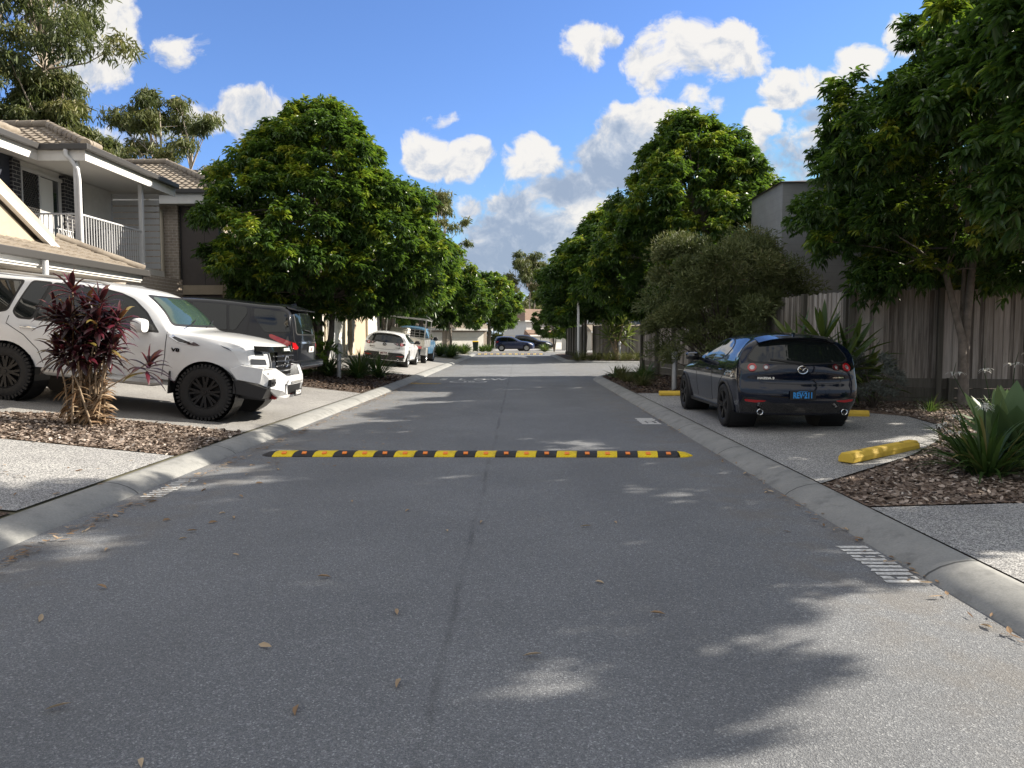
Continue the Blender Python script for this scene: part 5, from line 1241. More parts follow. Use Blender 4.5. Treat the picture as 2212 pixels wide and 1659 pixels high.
# ------------------------------------------------------------------ timber fences
def fence(A, B, label, zb=.58, hgt=1.85, retain=.5, seed=1, post=1.55, front=1, endpost=True):
    A, B = Vector(A), Vector(B); L = (B-A).length; d = (B-A).normalized(); nrm = Vector((d.y, -d.x))*front
    c = (A+B)/2; r = empty('timber_fence', (c.x, c.y, zground(c.x, c.y))); tag(r, label, 'fence'); rnd = random.Random(seed); zo = r.location.z
    def W(p, z): return Vector((p.x-c.x, p.y-c.y, z-zo))
    mb = MB(); x = 0; i = 0
    while x < L:
        wd = .098; p = A+d*(x+wd/2)+nrm*(.012 if i % 2 else -.004); z0 = zb+rnd.uniform(-.012, .012); z1 = zb+hgt+rnd.uniform(-.022, .022); tl = rnd.uniform(-.004, .004)
        rot = Matrix(((d.x, -d.y, 0), (d.y, d.x, 0), (0, 0, 1))); mb.box(W(p, (z0+z1)/2), (wd, .016, z1-z0), rot @ Matrix.Rotation(tl, 3, 'Y')); x += .088+rnd.uniform(0, .008); i += 1
    mb.build('paling_panel', MATS['paling_timber'], r)
    mb = MB()
    for z in (zb+.25, zb+hgt-.3): mb.beam(W(A-nrm*.04, z), W(B-nrm*.04, z), .04, .09)
    mb.build('rail', MATS['paling_timber'], r); n = max(1, round(L/post))
    for k in range(n+1):
        if not endpost and k in (0, n): continue
        p = A+d*(L*k/n)+nrm*.07; mb = MB(); mb.beam(W(p, zo-.2), W(p, zb+hgt+.03), .10, .10, up=(d.x, d.y, 0)); mb.build('post', MATS['sleeper_timber'], r)
        q = p+d*.22; mb = MB(); mb.beam(W(q, zo-.2), W(q, zb+.03), .16, .10, up=(d.x, d.y, 0)); mb.build('block', MATS['sleeper_timber'], r)
    mb = MB(); z = zo-.15
    while z < zb-.02: mb.beam(W(A+nrm*.015, z+.10), W(B+nrm*.015, z+.10), .05, .19); z += .2
    mb.build('sleeper_wall', MATS['sleeper_timber'], r)
fence((6.85, 15.45), (11.8, 14.5), 'weathered timber paling fence on sleepers behind the dark blue hatchback and forked tree', .62, 1.82, seed=2)
fence((4.72, 28.3), (6.85, 15.5), 'timber paling fence running along the road behind the olive shrub', .58, 1.85, seed=3)
fence((4.6, 46.3), (16, 46.3), 'shaded timber fence across the side street under the dark trees', .35, 1.8, seed=4)
fence((4.2, 46.6), (3.7, 57), 'timber fence along the verge behind the lamp post', .3, 1.8, seed=5, front=-1)
fence((-8.3, 44.6), (-8.3, 49.8), 'dark timber fence between the left terrace and the far driveway', .6, 1.7, seed=6)

# ------------------------------------------------------------------ bollards, lamp post, wheel stops
def bollard():
    r = empty('bollard', (0, 0, 0)); mb = MB(); mb.lathe([(.001, 0), (.062, 0), (.062, .70), (.056, .72)], (0, 0, 0), 'Z', 20); mb.build('post', MATS['metal_grey'], r, smooth=True, angle=40)
    mb = MB(); mb.lathe([(.056, .70), (.076, .72), (.080, .80), (.080, .90), (.074, .95), (.05, .99), (.001, 1.005)], (0, 0, 0), 'Z', 20); mb.build('cap', MATS['metal_grey'], r, smooth=True, angle=40)
    mb = MB(); mb.lathe([(.0815, .80), (.0815, .885)], (0, 0, 0), 'Z', 10, R(200), R(320)); mb.build('light_slot', MATS['trim_white'], r); return r
b0 = bollard(); spots = [((3.97, 19.0, zR(4, 19)), 1, 'grey domed bollard beside the front of the dark blue hatchback'),
  ((-5.35, 21.9, zL(-5.35, 21.9)), 1.03, 'grey domed bollard among the strappy lilies under the big left tree'),
  ((5.75, 42.6, zR(5.75, 42.6)), 1.06, 'grey domed bollard across the side street by the shaded fence'),
  ((-7.85, 31.2, zL(-7.85, 31.2)), 1.15, 'slim grey bollard in front of the cream garage doors')]
for i, (loc, s, lab) in enumerate(spots):
    o = b0 if i == 0 else copy_tree(b0); o.location = loc; o.scale = (1, 1, s); tag(o, lab, 'bollard', 'domed grey bollards')
r = empty('lamp_post', (3.45, 43.6, .1)); tag(r, 'slim pale lamp post with a square head at the corner of the side street', 'lamp post'); mb = MB(); mb.lathe([(.001, 0), (.11, 0), (.11, .02), (.075, .04), (.072, 3.6), (.001, 3.6)], (0, 0, 0), 'Z', 14); mb.build('pole', MATS['metal_white'], r, smooth=True, angle=40)
mb = MB(); mb.box((0, 0, 3.78), (.19, .19, .40)); mb.build('lamp_head', MATS['metal_white'], r, bevel=.015)
m_, t_, b_2 = base_mat('stop_yellow'); co_ = t_.new('ShaderNodeTexCoord').outputs['Object']
c_ = t_.ramp(t_.noise(co_, 5, 6, .7), [(.3, (.62, .41, .05)), (.6, (.78, .54, .075))]); c_ = t_.mix(t_.m('MULTIPLY', ss(t_, .60, .68, t_.noise(co_, 24, 5, .7)), .6), c_, (.30, .22, .09)); t_.l.new(c_, b_2.inputs['Base Color']); b_2.inputs['Roughness'].default_value = .75
def wheel_stop():
    r = empty('wheel_stop', (0, 0, 0)); mb = MB(); mb.prism([(-.085, 0), (.085, 0), (.085, .055), (.05, .105), (-.05, .105), (-.085, .055)], 'X', -.82, .82); mb.build('stop_body', MATS['stop_yellow'], r, bevel=.008)
    for x in (-.5, .5): mb = MB(); mb.lathe([(.026, .1065), (.024, .109), (.001, .107)], (x, 0, 0), 'Z', 12); mb.build('bolt_head', MATS['soil'], r)
    return r
w0 = wheel_stop(); a_, b_3 = G(1812, 992, .2), G(1975, 962, .2)
for i, (loc, rz, lab) in enumerate([((4.19, 8.55, zR(4.2, 8.5)+.005), R(39), 'yellow concrete wheel stop lying in the open near the white spider lilies'),
    ((5.12, 12.75, zR(5, 13.4)+.005), R(-15), 'yellow wheel stop mostly hidden behind the right rear wheel of the dark blue hatchback'),
    ((4.08, 17.25, zR(4, 17)+.005), 0, 'yellow wheel stop ahead of the dark blue hatchback by its left front wheel')]):
    o = w0 if i == 0 else copy_tree(w0); o.location = loc; o.rotation_euler.z = rz; tag(o, lab, 'wheel stop', 'yellow wheel stops')

# ------------------------------------------------------------------ rubber speed humps
def rubber_mat(name, col, var, rough=.7):
    m, t, b = base_mat(name); co = t.new('ShaderNodeTexCoord').outputs['Object']; s = t.new('ShaderNodeSeparateXYZ'); t.l.new(co, s.inputs[0])
    ch = t.m('FRACT', t.m('MULTIPLY', t.m('ADD', s.outputs[0], t.m('ABSOLUTE', t.m('MULTIPLY', s.outputs[1], .9))), 26))
    g = ss(t, .0, .22, t.m('ABSOLUTE', t.m('SUBTRACT', ch, .5)))
    c = t.ramp(t.noise(co, 9, 6, .7), [(.3, tuple(x*(1-var) for x in col)), (.7, tuple(min(1, x*(1+var)) for x in col))]); c = t.mix(t.m('MULTIPLY', t.m('SUBTRACT', 1.0, g), .35), c, tuple(x*.5 for x in col)); c = t.mix(t.m('MULTIPLY', ss(t, .52, .70, t.noise(co, 7, 8, .7)), .45), c, (.10, .085, .06))
    t.l.new(c, b.inputs['Base Color']); b.inputs['Roughness'].default_value = rough; bn = t.new('ShaderNodeBump', ins={'Strength': .9, 'Distance': .006}); t.l.new(g, bn.inputs['Height']); t.l.new(bn.outputs[0], b.inputs['Normal']); return m
rubber_mat('rubber_yellow', (.88, .64, .008), .10); rubber_mat('rubber_black', (.022, .022, .025), .3); mat('reflector_orange', (.95, .24, .01), .4)
HP = [(-.175, 0), (-.168, .012), (-.10, .040), (-.05, .048), (.05, .048), (.10, .040), (.168, .012), (.175, 0)]
def speed_hump(x0, n, loc, label, endcap):
    r = empty('speed_hump', loc); tag(r, label, 'speed hump', 'rubber speed humps'); p = .2525
    for i in range(n):
        a = x0+i*p-loc[0]; yel = i % 2 == 0; sk = .02
        mb = MB(); vs = [(a+.003+sk*(y/.175), y, z) for y, z in HP]+[(a+p-.003+sk*(y/.175), y, z) for y, z in HP]; k = len(HP); mb.add(vs, [tuple(range(k)), tuple(range(k, 2*k))[::-1]]+[(j, j+1, k+j+1, k+j) for j in range(k-1)]); md = mb.build('yellow_module' if yel else 'black_module', MATS['rubber_yellow' if yel else 'rubber_black'], r, smooth=True, angle=30)
        mb = MB(); mb.box((a+p/2-.008, -.108, .041), (.055, .05, .014), Matrix.Rotation(R(24), 3, 'X')); mb.build('reflector', MATS['reflector_orange'], md)
    for s, m in ((-1, 'rubber_black'), (1, endcap)):
        a = (x0 if s < 0 else x0+n*p)-loc[0]; mb = MB(); vs = [(a, y, z) for y, z in HP]+[(a+s*.10, y*.82, z*.8) for y, z in HP]+[(a+s*.18, y*.3, z*.15) for y, z in HP]; k = len(HP)
        mb.add(vs, [(q*k+j, q*k+j+1, (q+1)*k+j+1, (q+1)*k+j) for q in range(2) for j in range(k-1)]); mb.build('end_cap', MATS[m], r, smooth=True, angle=40)
speed_hump(-3.06, 20, (-.5, 9.27, .002), 'yellow and black rubber speed hump across the near road', 'rubber_yellow')
speed_hump(-3.40, 21, (-.6, 61.0, .002), 'second yellow and black speed hump far up the road', 'rubber_black')
# ------------------------------------------------------------------ foliage materials
leaf_mat('leaf_street', [(0, (.026, .055, .020)), (.35, (.060, .122, .030)), (.58, (.125, .21, .028)), (.85, (.27, .35, .035)), (1, (.42, .42, .055))], .31, (.24, .42, .03), .36, .5)
leaf_mat('leaf_gum', [(0, (.035, .050, .022)), (.5, (.085, .110, .040)), (.8, (.16, .17, .06)), (1, (.24, .22, .08))], .28, (.22, .28, .06), .45, .35)
leaf_mat('leaf_olive', [(0, (.05, .07, .027)), (.5, (.125, .155, .058)), (.85, (.21, .225, .09)), (1, (.27, .17, .10))], .2, (.12, .14, .03), .5, .3)
leaf_mat('leaf_strap', [(0, (.016, .040, .012)), (.5, (.045, .095, .024)), (.85, (.11, .17, .04)), (1, (.30, .24, .10))], .3, (.22, .34, .06), .4, .4)
leaf_mat('leaf_cordyline', [(0, (.03, .07, .018)), (.5, (.08, .135, .030)), (.85, (.17, .20, .05)), (1, (.30, .25, .07))], .3, (.25, .32, .05), .35, .5)
leaf_mat('leaf_red', [(0, (.012, .007, .009)), (.5, (.026, .009, .013)), (.70, (.10, .014, .026)), (.84, (.17, .13, .03)), (1, (.26, .20, .08))], .22, (.22, .04, .04), .33, .5)
leaf_mat('leaf_dry', [(0, (.14, .085, .05)), (.5, (.30, .20, .12)), (1, (.58, .46, .32))], .2, (.4, .25, .1), .8, .2)
leaf_mat('leaf_agave', [(0, (.045, .085, .04)), (.5, (.105, .170, .075)), (1, (.19, .26, .10))], .15, (.2, .3, .08), .5, .3)
leaf_mat('leaf_grey', [(0, (.06, .075, .065)), (.5, (.13, .15, .135)), (1, (.22, .24, .22))], .15, (.2, .24, .18), .7, .2)
leaf_mat('leaf_grass', [(0, (.03, .045, .015)), (.5, (.085, .10, .035)), (.85, (.20, .19, .08)), (1, (.34, .29, .16))], .3, (.3, .32, .1), .5, .3)
leaf_mat('flower_white', [(0, (.62, .64, .58)), (1, (.80, .80, .77))], .35, (.8, .8, .7), .5, .3)
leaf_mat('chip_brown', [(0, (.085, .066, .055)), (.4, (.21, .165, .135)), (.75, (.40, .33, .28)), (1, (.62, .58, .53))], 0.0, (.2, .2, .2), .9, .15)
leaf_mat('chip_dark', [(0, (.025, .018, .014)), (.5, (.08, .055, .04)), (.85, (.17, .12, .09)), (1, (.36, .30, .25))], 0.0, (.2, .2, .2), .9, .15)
mat('bark_grey', (.20, .175, .15), .9, var=.35, vscale=9, bump=.6, bscale=30); mat('bark_pale', (.42, .36, .30), .8, var=.3, vscale=4); mat('bark_dark', (.075, .060, .048), .9, var=.3, vscale=8)
mat('cane', (.30, .225, .15), .85, var=.4, vscale=30)

def unit(a): return a/np.maximum(1e-9, np.linalg.norm(a, axis=1, keepdims=True))
def leaves(rng, Pp, D, Nn, L, Wd, droop=.25, fold=.18):
    """Lance-shaped leaves, two quads folded along the midrib, tip bent down."""
    n = len(Pp); D = unit(D); S = unit(np.cross(D, Nn)); N2 = np.cross(S, D); L = L[:, None]; Wd = Wd[:, None]; dn = np.array([[0, 0, -1.0]])
    dr = droop if not hasattr(droop, '__len__') else np.asarray(droop)[:, None]
    b = Pp; m1 = Pp+D*L*.33+dn*L*dr*.10; m2 = Pp+D*L*.70+dn*L*dr*.45; t = Pp+D*L+dn*L*dr
    V = np.stack([b, m1+S*Wd*.5+N2*Wd*fold, m2+S*Wd*.38+N2*Wd*fold, t, m2-S*Wd*.38+N2*Wd*fold, m1-S*Wd*.5+N2*Wd*fold], 1).reshape(-1, 3)
    o = np.arange(n)[:, None]*6; Q = np.concatenate([o+np.array([[0, 1, 2, 3]]), o+np.array([[0, 3, 4, 5]])], 1).reshape(-1, 4)
    return V, Q
class Leaves:
    def __init__(s): s.V = []; s.Q = []; s.T = []; s.n = 0
    def add(s, VQ, tone):
        V, Q = VQ; s.V.append(V); s.Q.append(Q+s.n); s.n += len(V); s.T.append(np.repeat(tone, 6) if len(tone)*6 == len(V) else tone)
    def build(s, name, m, parent=None): return np_mesh(name, np.concatenate(s.V), np.concatenate(s.Q), MATS[m], parent, np.concatenate(s.T))
def sph(rng, n): return unit(rng.normal(size=(n, 3)))

def crown(rng, prof, H0, H1, nclump, tips, nleaf, L, Wd, irr=.16, young=.25, leaf_droop=.35, rc=(.16, .24), inner=.35, asym=(0, 0), spread=1.0, up=.45, young_lit_tone=.52):
    """prof: (height fraction, radius); clumps of leafy shoots spread through the outer crown so that gaps and dark hollows stay between them."""
    hs = np.array([p[0] for p in prof]); rs = np.array([p[1] for p in prof]); Rm = rs.max(); Lv = Leaves(); tips_out = []
    wts = np.interp(np.linspace(0, 1, 200), hs, rs)+.15*Rm; cdf = np.cumsum(wts)/wts.sum(); ga = rng.uniform(0, 6.28)
    for i in range(nclump):
        h = np.interp(rng.uniform(), cdf, np.linspace(0, 1, 200)); a = ga+i*2.39996+rng.normal()*.35; inn = rng.uniform() < inner
        k = rng.uniform(.25, .7) if inn else 1-abs(rng.normal())*irr
        rad = np.interp(h, hs, rs)*k*(1+.13*math.sin(3*a+5*h)+.08*math.sin(5*a-9*h)); r_c = Rm*rng.uniform(*rc)
        c = np.array([rad*math.cos(a)+asym[0]*h, rad*math.sin(a)+asym[1]*h, H0+(H1-H0)*h]); out = np.array([math.cos(a), math.sin(a), .9*(h-.35)]); out /= np.linalg.norm(out); tips_out.append((c, r_c))
        n = int(tips*(r_c/(Rm*.2))**1.6*(.6 if inn else 1)); u = unit(sph(rng, n)+out*.75+np.array([0, 0, up])); tp = c+u*r_c*rng.uniform(.45, 1.0, (n, 1))*np.array([spread, spread, .8])
        yv = rng.uniform() < young; q = rng.uniform(.1, .5)
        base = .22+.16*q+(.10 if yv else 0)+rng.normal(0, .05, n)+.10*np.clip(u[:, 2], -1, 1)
        yt = np.where((rng.uniform(size=n) < (.55 if yv else .05)) & (u[:, 2] > -.1), young_lit_tone*rng.uniform(.6, 1.1, n), 0)  # new-growth tone on upper tips, doubling as painted sunlit highlights
        m = nleaf; P2 = np.repeat(tp, m, 0); ud = np.repeat(u, m, 0); ang = rng.uniform(0, 2*math.pi, n*m); hz = np.stack([np.cos(ang), np.sin(ang), np.zeros(n*m)], 1)
        D = unit(ud*.55+hz*.85+np.array([0, 0, 1])*rng.normal(-.30, .30, (n*m, 1))); N_ = unit(np.array([0, 0, 1.0])+.35*rng.normal(size=(n*m, 3)))
        P2 = P2-ud*rng.uniform(0, L*1.1, (n*m, 1)); ll = L*rng.uniform(.65, 1.15, n*m); tone = np.repeat(base+yt, m)+rng.normal(0, .03, n*m)
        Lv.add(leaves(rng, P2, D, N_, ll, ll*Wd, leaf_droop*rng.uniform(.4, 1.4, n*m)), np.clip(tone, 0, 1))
    return Lv, tips_out
def limbs(rng, tips, base, forks, r0, every=3, H0=2.0, lean=None, r_tip=.012):
    """Tapered trunk(s) with limbs that reach into the crown's clumps."""
    mb = MB(); forks_p = []
    for (fx, fy, fz, r) in forks:
        b = Vector(base); t = Vector((fx, fy, fz)); mid = b.lerp(t, .5)+Vector((rng.normal()*.08, rng.normal()*.08, 0)); mb.tube([b+Vector((0, 0, -.15)), b+Vector((0, 0, .08)), b.lerp(mid, .5), mid, mid.lerp(t, .5), t], [r*1.5, r*1.15, r, r*.9, r*.8, r*.7], 9); forks_p.append((t, r*.7))
    for i, (c, rc) in enumerate(tips):
        if i % every: continue
        c = Vector(c); f, r = min(forks_p, key=lambda q: (q[0]-c).length); mid = f.lerp(c, .5)+Vector((rng.normal()*.12, rng.normal()*.12, .15+abs(rng.normal())*.1)); ru = r*rng.uniform(.28, .5)
        mb.tube([f, f.lerp(mid, .5)+Vector((0, 0, .05)), mid, mid.lerp(c, .6), c], [ru, ru*.85, ru*.65, ru*.4, r_tip], 6, cap=False)
    return mb
def plant_tree(name, loc, label, cat='tree', group=None, rz=0): r = empty(name, loc, rz); tag(r, label, cat, group); return r

# ------------------------------------------------------------------ street trees
ST = 'street trees with glossy drooping leaves'
rng = np.random.default_rng(11)
T1 = plant_tree('broadleaf_tree', (-6.0, 22.3, zL(-6.15, 22.3)), 'big rounded glossy green tree on the left bed, nearest of the left-hand row', group=ST)
pf = [(0, 1.4), (.09, 2.3), (.18, 2.85), (.36, 3.15), (.55, 2.7), (.70, 2.05), (.88, 1.3), (1, .55)]
Lv, tp = crown(rng, pf, 1.85, 7.75, 480, 44, 13, .165, .33, irr=.08, young=.55, rc=(.13, .22), inner=.34)  # young tips made plentiful, partly to paint in the crown's sunlit highlights
cr1 = Lv.build('crown', 'leaf_street', T1)
tr1 = limbs(rng, tp, (0, 0, 0), [(.35, .2, 2.3, .10), (-.5, .3, 2.5, .09), (.1, -.5, 2.2, .08), (-.1, .5, 2.9, .09), (.0, .0, 4.6, .10)], .1, 4).build('trunk', MATS['bark_grey'], T1, smooth=True, angle=80)
def again(src, loc, sc, rz, label, group=ST):
    o = copy_tree(src); o.location = loc; o.scale = sc; o.rotation_euler.z = rz; tag(o, label, 'tree', group); return o
# lighter version of the same kind, for trees farther off
rng = np.random.default_rng(5)
T2 = plant_tree('broadleaf_tree', (-6.3, 35.5, zL(-6.3, 35.5)), 'second tree of the left row, its crown above the blue truck', group=ST)
Lv, tp = crown(rng, [(0, 1.6), (.15, 2.6), (.35, 3.0), (.6, 2.7), (.8, 1.9), (1, .4)], 2.3, 7.4, 150, 26, 9, .30, .34, irr=.13, young=.45, rc=(.17, .27), inner=.25)
Lv.build('crown', 'leaf_street', T2); limbs(rng, tp, (0, 0, 0), [(.3, .1, 2.6, .11), (-.3, -.2, 2.9, .10), (0, .2, 3.8, .10)], .1, 5).build('trunk', MATS['bark_grey'], T2, smooth=True, angle=80)
again(T2, (-6.1, 47.0, zL(-6.1, 47)), (1, 1, 1.02), 2.1, 'bright green tree in the middle of the left row beyond the blue truck')
again(T2, (-5.4, 58.5, zL(-5.4, 58)), (.95, .95, .98), 4.0, 'fourth tree of the left row, just before the second speed hump')
again(T2, (-3.2, 78.5, zdown(78)), (1.12, 1.12, 1.12), 1.2, 'last round tree of the left row standing beside the small blue car')
again(T2, (-12.5, 74, zdown(74)), (1.1, 1.1, 1.1), 5.2, 'tree at the far left corner behind the row')
# right side, deep in shade
again(T1, (6.2, 26.6, .1), (1.06, 1.06, 1.14), 2.6, 'tall dark tree rising above the olive shrub on the right')
rng = np.random.default_rng(23)
again(T2, (5.2, 45.6, .1), (1.15, 1.15, 1.08), .7, 'dark tree behind the lamp post at the side street corner')
again(T2, (6.6, 47.4, .1), (1.3, 1.3, 1.30), 3.0, 'dense dark tree over the shaded fence across the side street')
again(T2, (4.6, 52.5, .1), (1.1, 1.1, 1.05), 4.4, 'dark tree farther up the right verge behind the lamp post tree')
again(T2, (10.5, 50.0, .1), (1.4, 1.4, 1.35), 5.5, 'dark tree half hidden at the back of the right-hand row')
again(T2, (3.6, 76.5, zdown(74)), (.72, .72, .66), 1.9, 'small tree at the far right corner past the second hump')
# near right: forked tree against the fence and the big-leaved one at the frame edge
rng = np.random.default_rng(31)
T3 = plant_tree('broadleaf_tree', (8.45, 14.15, zR(8.4, 14)), 'forked tree with two pale trunks in front of the right timber fence', group=ST)
Lv, tp = crown(rng, [(0, 1.2), (.12, 2.5), (.3, 3.1), (.5, 3.0), (.7, 2.4), (.88, 1.5), (1, .5)], 2.25, 7.75, 330, 38, 12, .155, .34, irr=.14, young=.20, rc=(.13, .23), inner=.42, asym=(.5, 0))
Lv.build('crown', 'leaf_street', T3); mb = limbs(rng, tp, (0, 0, 0), [(-.42, .0, 2.5, .075), (.16, .1, 2.9, .085), (.02, .1, 3.6, .05)], .08, 4); mb.build('trunk', MATS['bark_grey'], T3, smooth=True, angle=80)
rng = np.random.default_rng(37)
T4 = plant_tree('broadleaf_tree', (8.35, 9.3, zR(8.3, 9.3)), 'near large-leaved tree hanging over the right edge of the view', group=ST)
Lv, tp = crown(rng, [(0, 1.4), (.15, 2.4), (.35, 2.9), (.6, 2.8), (.8, 2.2), (1, 1.0)], 2.75, 8.2, 340, 38, 10, .175, .38, irr=.12, young=.14, rc=(.13, .23), inner=.45)
cr4 = Lv.build('crown', 'leaf_street', T4); limbs(rng, tp, (0, 0, 0), [(-.4, .1, 2.9, .12), (.5, .2, 3.0, .12), (.0, .0, 4.4, .1)], .12, 4).build('trunk', MATS['bark_grey'], T4, smooth=True, angle=80)

T5 = plant_tree('broadleaf_tree', (8.1, 2.6, zR(8, 3)), 'tall tree just outside the right edge that shades the near road', group=ST)
c5 = cr4.copy(); COL.objects.link(c5); c5.parent = T5; c5.location = (-.6, 2.95, 0); c5.scale = (.50, .78, 1.72)
mb = MB(); mb.tube([(0, 0, -.1), (0, .5, 2), (0, 1.6, 4.2), (0, 2.4, 7), (0, 2.5, 11)], [.17, .14, .12, .09, .03], 9)
for q in range(10): mb.tube([(0, 2.2, 5.5+q*.7), (1.1*math.cos(q*2.4), 2.4+1.1*math.sin(q*2.4), 6.3+q*.8)], [.05, .015], 6, cap=False)
mb.build('trunk', MATS['bark_grey'], T5, smooth=True, angle=80)
again(T3, (11.4, 18.4, .1), (1.1, 1.1, 1.1), 1.4, 'tree behind the fence and the forked tree, beside the grey house')
# ------------------------------------------------------------------ gum trees
def gum(rng, loc, H, label, nclump=46, Rr=4.5, leafL=.42, tips=70, sparse=1.0, hang=1.0, prof=None, young=.4, h0=.45, stems=3):
    r = plant_tree('gum_tree', loc, label, group='tall gum trees behind the houses'); Lv = Leaves(); tp = []
    prof = prof or [(0, .5), (.25, .85), (.55, 1.0), (.8, .8), (1, .3)]; hs = [p[0] for p in prof]; rs = [p[1] for p in prof]
    for i in range(nclump):
        h = rng.uniform(0, 1)**.85; a = i*2.39996+rng.normal()*.4; rad = np.interp(h, hs, rs)*Rr*rng.uniform(.35, 1.0); c = np.array([rad*math.cos(a), rad*math.sin(a), H*(h0+(1-h0)*h)]); rc = Rr*rng.uniform(.14, .26); tp.append((c, rc))
        n = int(tips*rng.uniform(.7, 1.3)); u = unit(sph(rng, n)+np.array([0, 0, .35])); p = c+u*rc*rng.uniform(.3, 1.0, (n, 1))*np.array([1.1, 1.1, .62]); m = 5
        P2 = np.repeat(p, m, 0)+rng.normal(0, .08, (n*m, 3)); D = unit(rng.normal(size=(n*m, 3))*.75+np.array([0, 0, -hang])); N_ = unit(rng.normal(size=(n*m, 3))); ll = leafL*rng.uniform(.6, 1.2, n*m)
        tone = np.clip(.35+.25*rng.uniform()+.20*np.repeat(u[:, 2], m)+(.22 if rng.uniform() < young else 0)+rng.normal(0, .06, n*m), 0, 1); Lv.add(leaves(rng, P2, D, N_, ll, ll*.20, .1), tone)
    Lv.build('crown', 'leaf_gum', r); mb = MB(); forks = []
    for k in range(stems):
        a = k*2.1+rng.uniform(0, 1); t = Vector((math.cos(a)*Rr*.28, math.sin(a)*Rr*.28, H*(h0+.12))); b = Vector((0, 0, -.3)); r0 = H*.014
        pts = [b, b.lerp(t, .3)+Vector((rng.normal()*.2, rng.normal()*.2, 0)), b.lerp(t, .65)+Vector((rng.normal()*.25, rng.normal()*.25, 0)), t]; top = t+Vector((math.cos(a)*Rr*.15, math.sin(a)*Rr*.15, H*(1-h0)*.62)); mb.tube(pts+[t.lerp(top, .5), top], [r0*1.3, r0, r0*.85, r0*.65, r0*.4, r0*.15], 8, cap=False); forks += [(t, r0*.6), (t.lerp(top, .5), r0*.4), (pts[2], r0*.8)]
    for c, rc in tp:
        c = Vector(c); f, r0 = min(forks, key=lambda q: (q[0]-c).length+(2 if q[0].z > c.z else 0)); mid = f.lerp(c, .55)+Vector((rng.normal()*.25, rng.normal()*.25, -.1)); mb.tube([f, f.lerp(mid, .5), mid, c], [r0*.5, r0*.38, r0*.28, r0*.1], 5, cap=False)
        for q in range(3): e = c+Vector((rng.normal(), rng.normal(), rng.normal()*.5+.3))*rc*.7; mb.tube([mid.lerp(c, .6), e], [r0*.14, r0*.05], 4, cap=False)
    mb.build('trunk', MATS['bark_pale'], r, smooth=True, angle=80); return r
rng = np.random.default_rng(3)
gum(rng, (-24.8, 36, 0), 22.5, 'tall olive gum tree at the top left behind the balcony house', 96, 5.4, .40, 110, young=.35, h0=.30)
gum(rng, (-22.4, 36, 0), 13.6, 'lower dense yellowish gum beside the tall one at top left', 56, 3.0, .36, 130, young=.6, h0=.35, prof=[(0, .9), (.4, 1), (.8, .75), (1, .3)])
gum(rng, (-26.5, 56, 0), 19.5, 'open crowned gum tree with dark bare branches behind the brick house', 58, 5.0, .46, 80, young=.5, h0=.42)
gum(rng, (-10.5, 92, -1), 20, 'thin gum tree showing above the end of the left row', 40, 4.6, .6, 46, young=.5, h0=.35)
gum(rng, (1.2, 150, -1.5), 19.5, 'hazy gum tree in the middle distance over the end of the road', 60, 7.0, .75, 64, young=.4, h0=.25)
gum(rng, (7.5, 158, -1.5), 17.5, 'second hazy gum tree beside the one over the end of the road', 52, 6.0, .75, 64, young=.3, h0=.2)
gum(rng, (-13, 150, -1.5), 16, 'far gum tree behind the left row, nearly hidden', 46, 7, .75, 60, young=.3, h0=.2)
gum(rng, (4.5, 176, -2), 13, 'low gum foliage filling in behind the distance gums', 70, 9.0, .85, 70, young=.3, h0=.05)
gum(rng, (-6, 172, -2), 12, 'low far gum foliage left of the distant house', 70, 9.0, .85, 70, young=.3, h0=.05)
gum(rng, (22, 150, -1.5), 17, 'far gum tree hidden behind the dark trees at right', 46, 7, .75, 60, young=.3, h0=.2)

# ------------------------------------------------------------------ shrubs and bed plants
def fine_shrub(name, loc, label, Rr, H, n, L, Wd, m, seed, up=.5, lean=0, clumps=60, trunk=True):
    rng = np.random.default_rng(seed); r = plant_tree(name, loc, label, 'shrub'); Lv = Leaves(); mb = MB()
    for i in range(clumps):
        h = rng.uniform()**.8; a = i*2.39996; k = math.sqrt(max(0, 1-(abs(h-.45)/.62)**2.2)); rad = Rr*k*rng.uniform(.4, 1.10); c = np.array([rad*math.cos(a), rad*math.sin(a), .12*H+.80*H*h]); out = unit(np.array([[math.cos(a)*.8, math.sin(a)*.8, .5]]))[0]
        q = int(n/clumps); u = unit(sph(rng, q)+out*.8+np.array([0, 0, up])); rc = Rr*rng.uniform(.15, .36); s = rng.uniform(.0, 1, (q, 1)); p = c+u*rc*(.2+.9*s); D = unit(u*.9+rng.normal(size=(q, 3))*.55); ll = L*rng.uniform(.6, 1.2, q)
        tone = np.clip(.30+.25*rng.uniform()+.25*s[:, 0]*rng.uniform(.3, 1)+rng.normal(0, .07, q)+(rng.uniform(size=q) < .006)*.5, 0, 1); Lv.add(leaves(rng, p, D, unit(rng.normal(size=(q, 3))), ll, ll*Wd, .05), tone)
        if trunk and i % 2 == 0: mb.tube([(0, 0, -.05), tuple(np.array([c[0]*.3, c[1]*.3, c[2]*.5])), tuple(c)], [Rr*.022, Rr*.014, Rr*.004], 5, cap=False)
    Lv.build('foliage', m, r)
    if trunk: mb.build('stem', MATS['bark_dark'], r, smooth=True, angle=80)
    return r
fine_shrub('olive_shrub', (5.35, 19.6, zR(5.3, 19.6)), 'large fine-leaved olive shrub behind the bonnet of the dark blue hatchback', 1.9, 3.95, 80000, .12, .20, 'leaf_olive', 4, clumps=95)
fine_shrub('grey_shrub', (6.55, 13.75, zR(6.5, 13.7)), 'feathery silver-grey shrub between the dark blue hatchback and the fence', .55, 1.05, 5200, .075, .16, 'leaf_grey', 6, clumps=36)
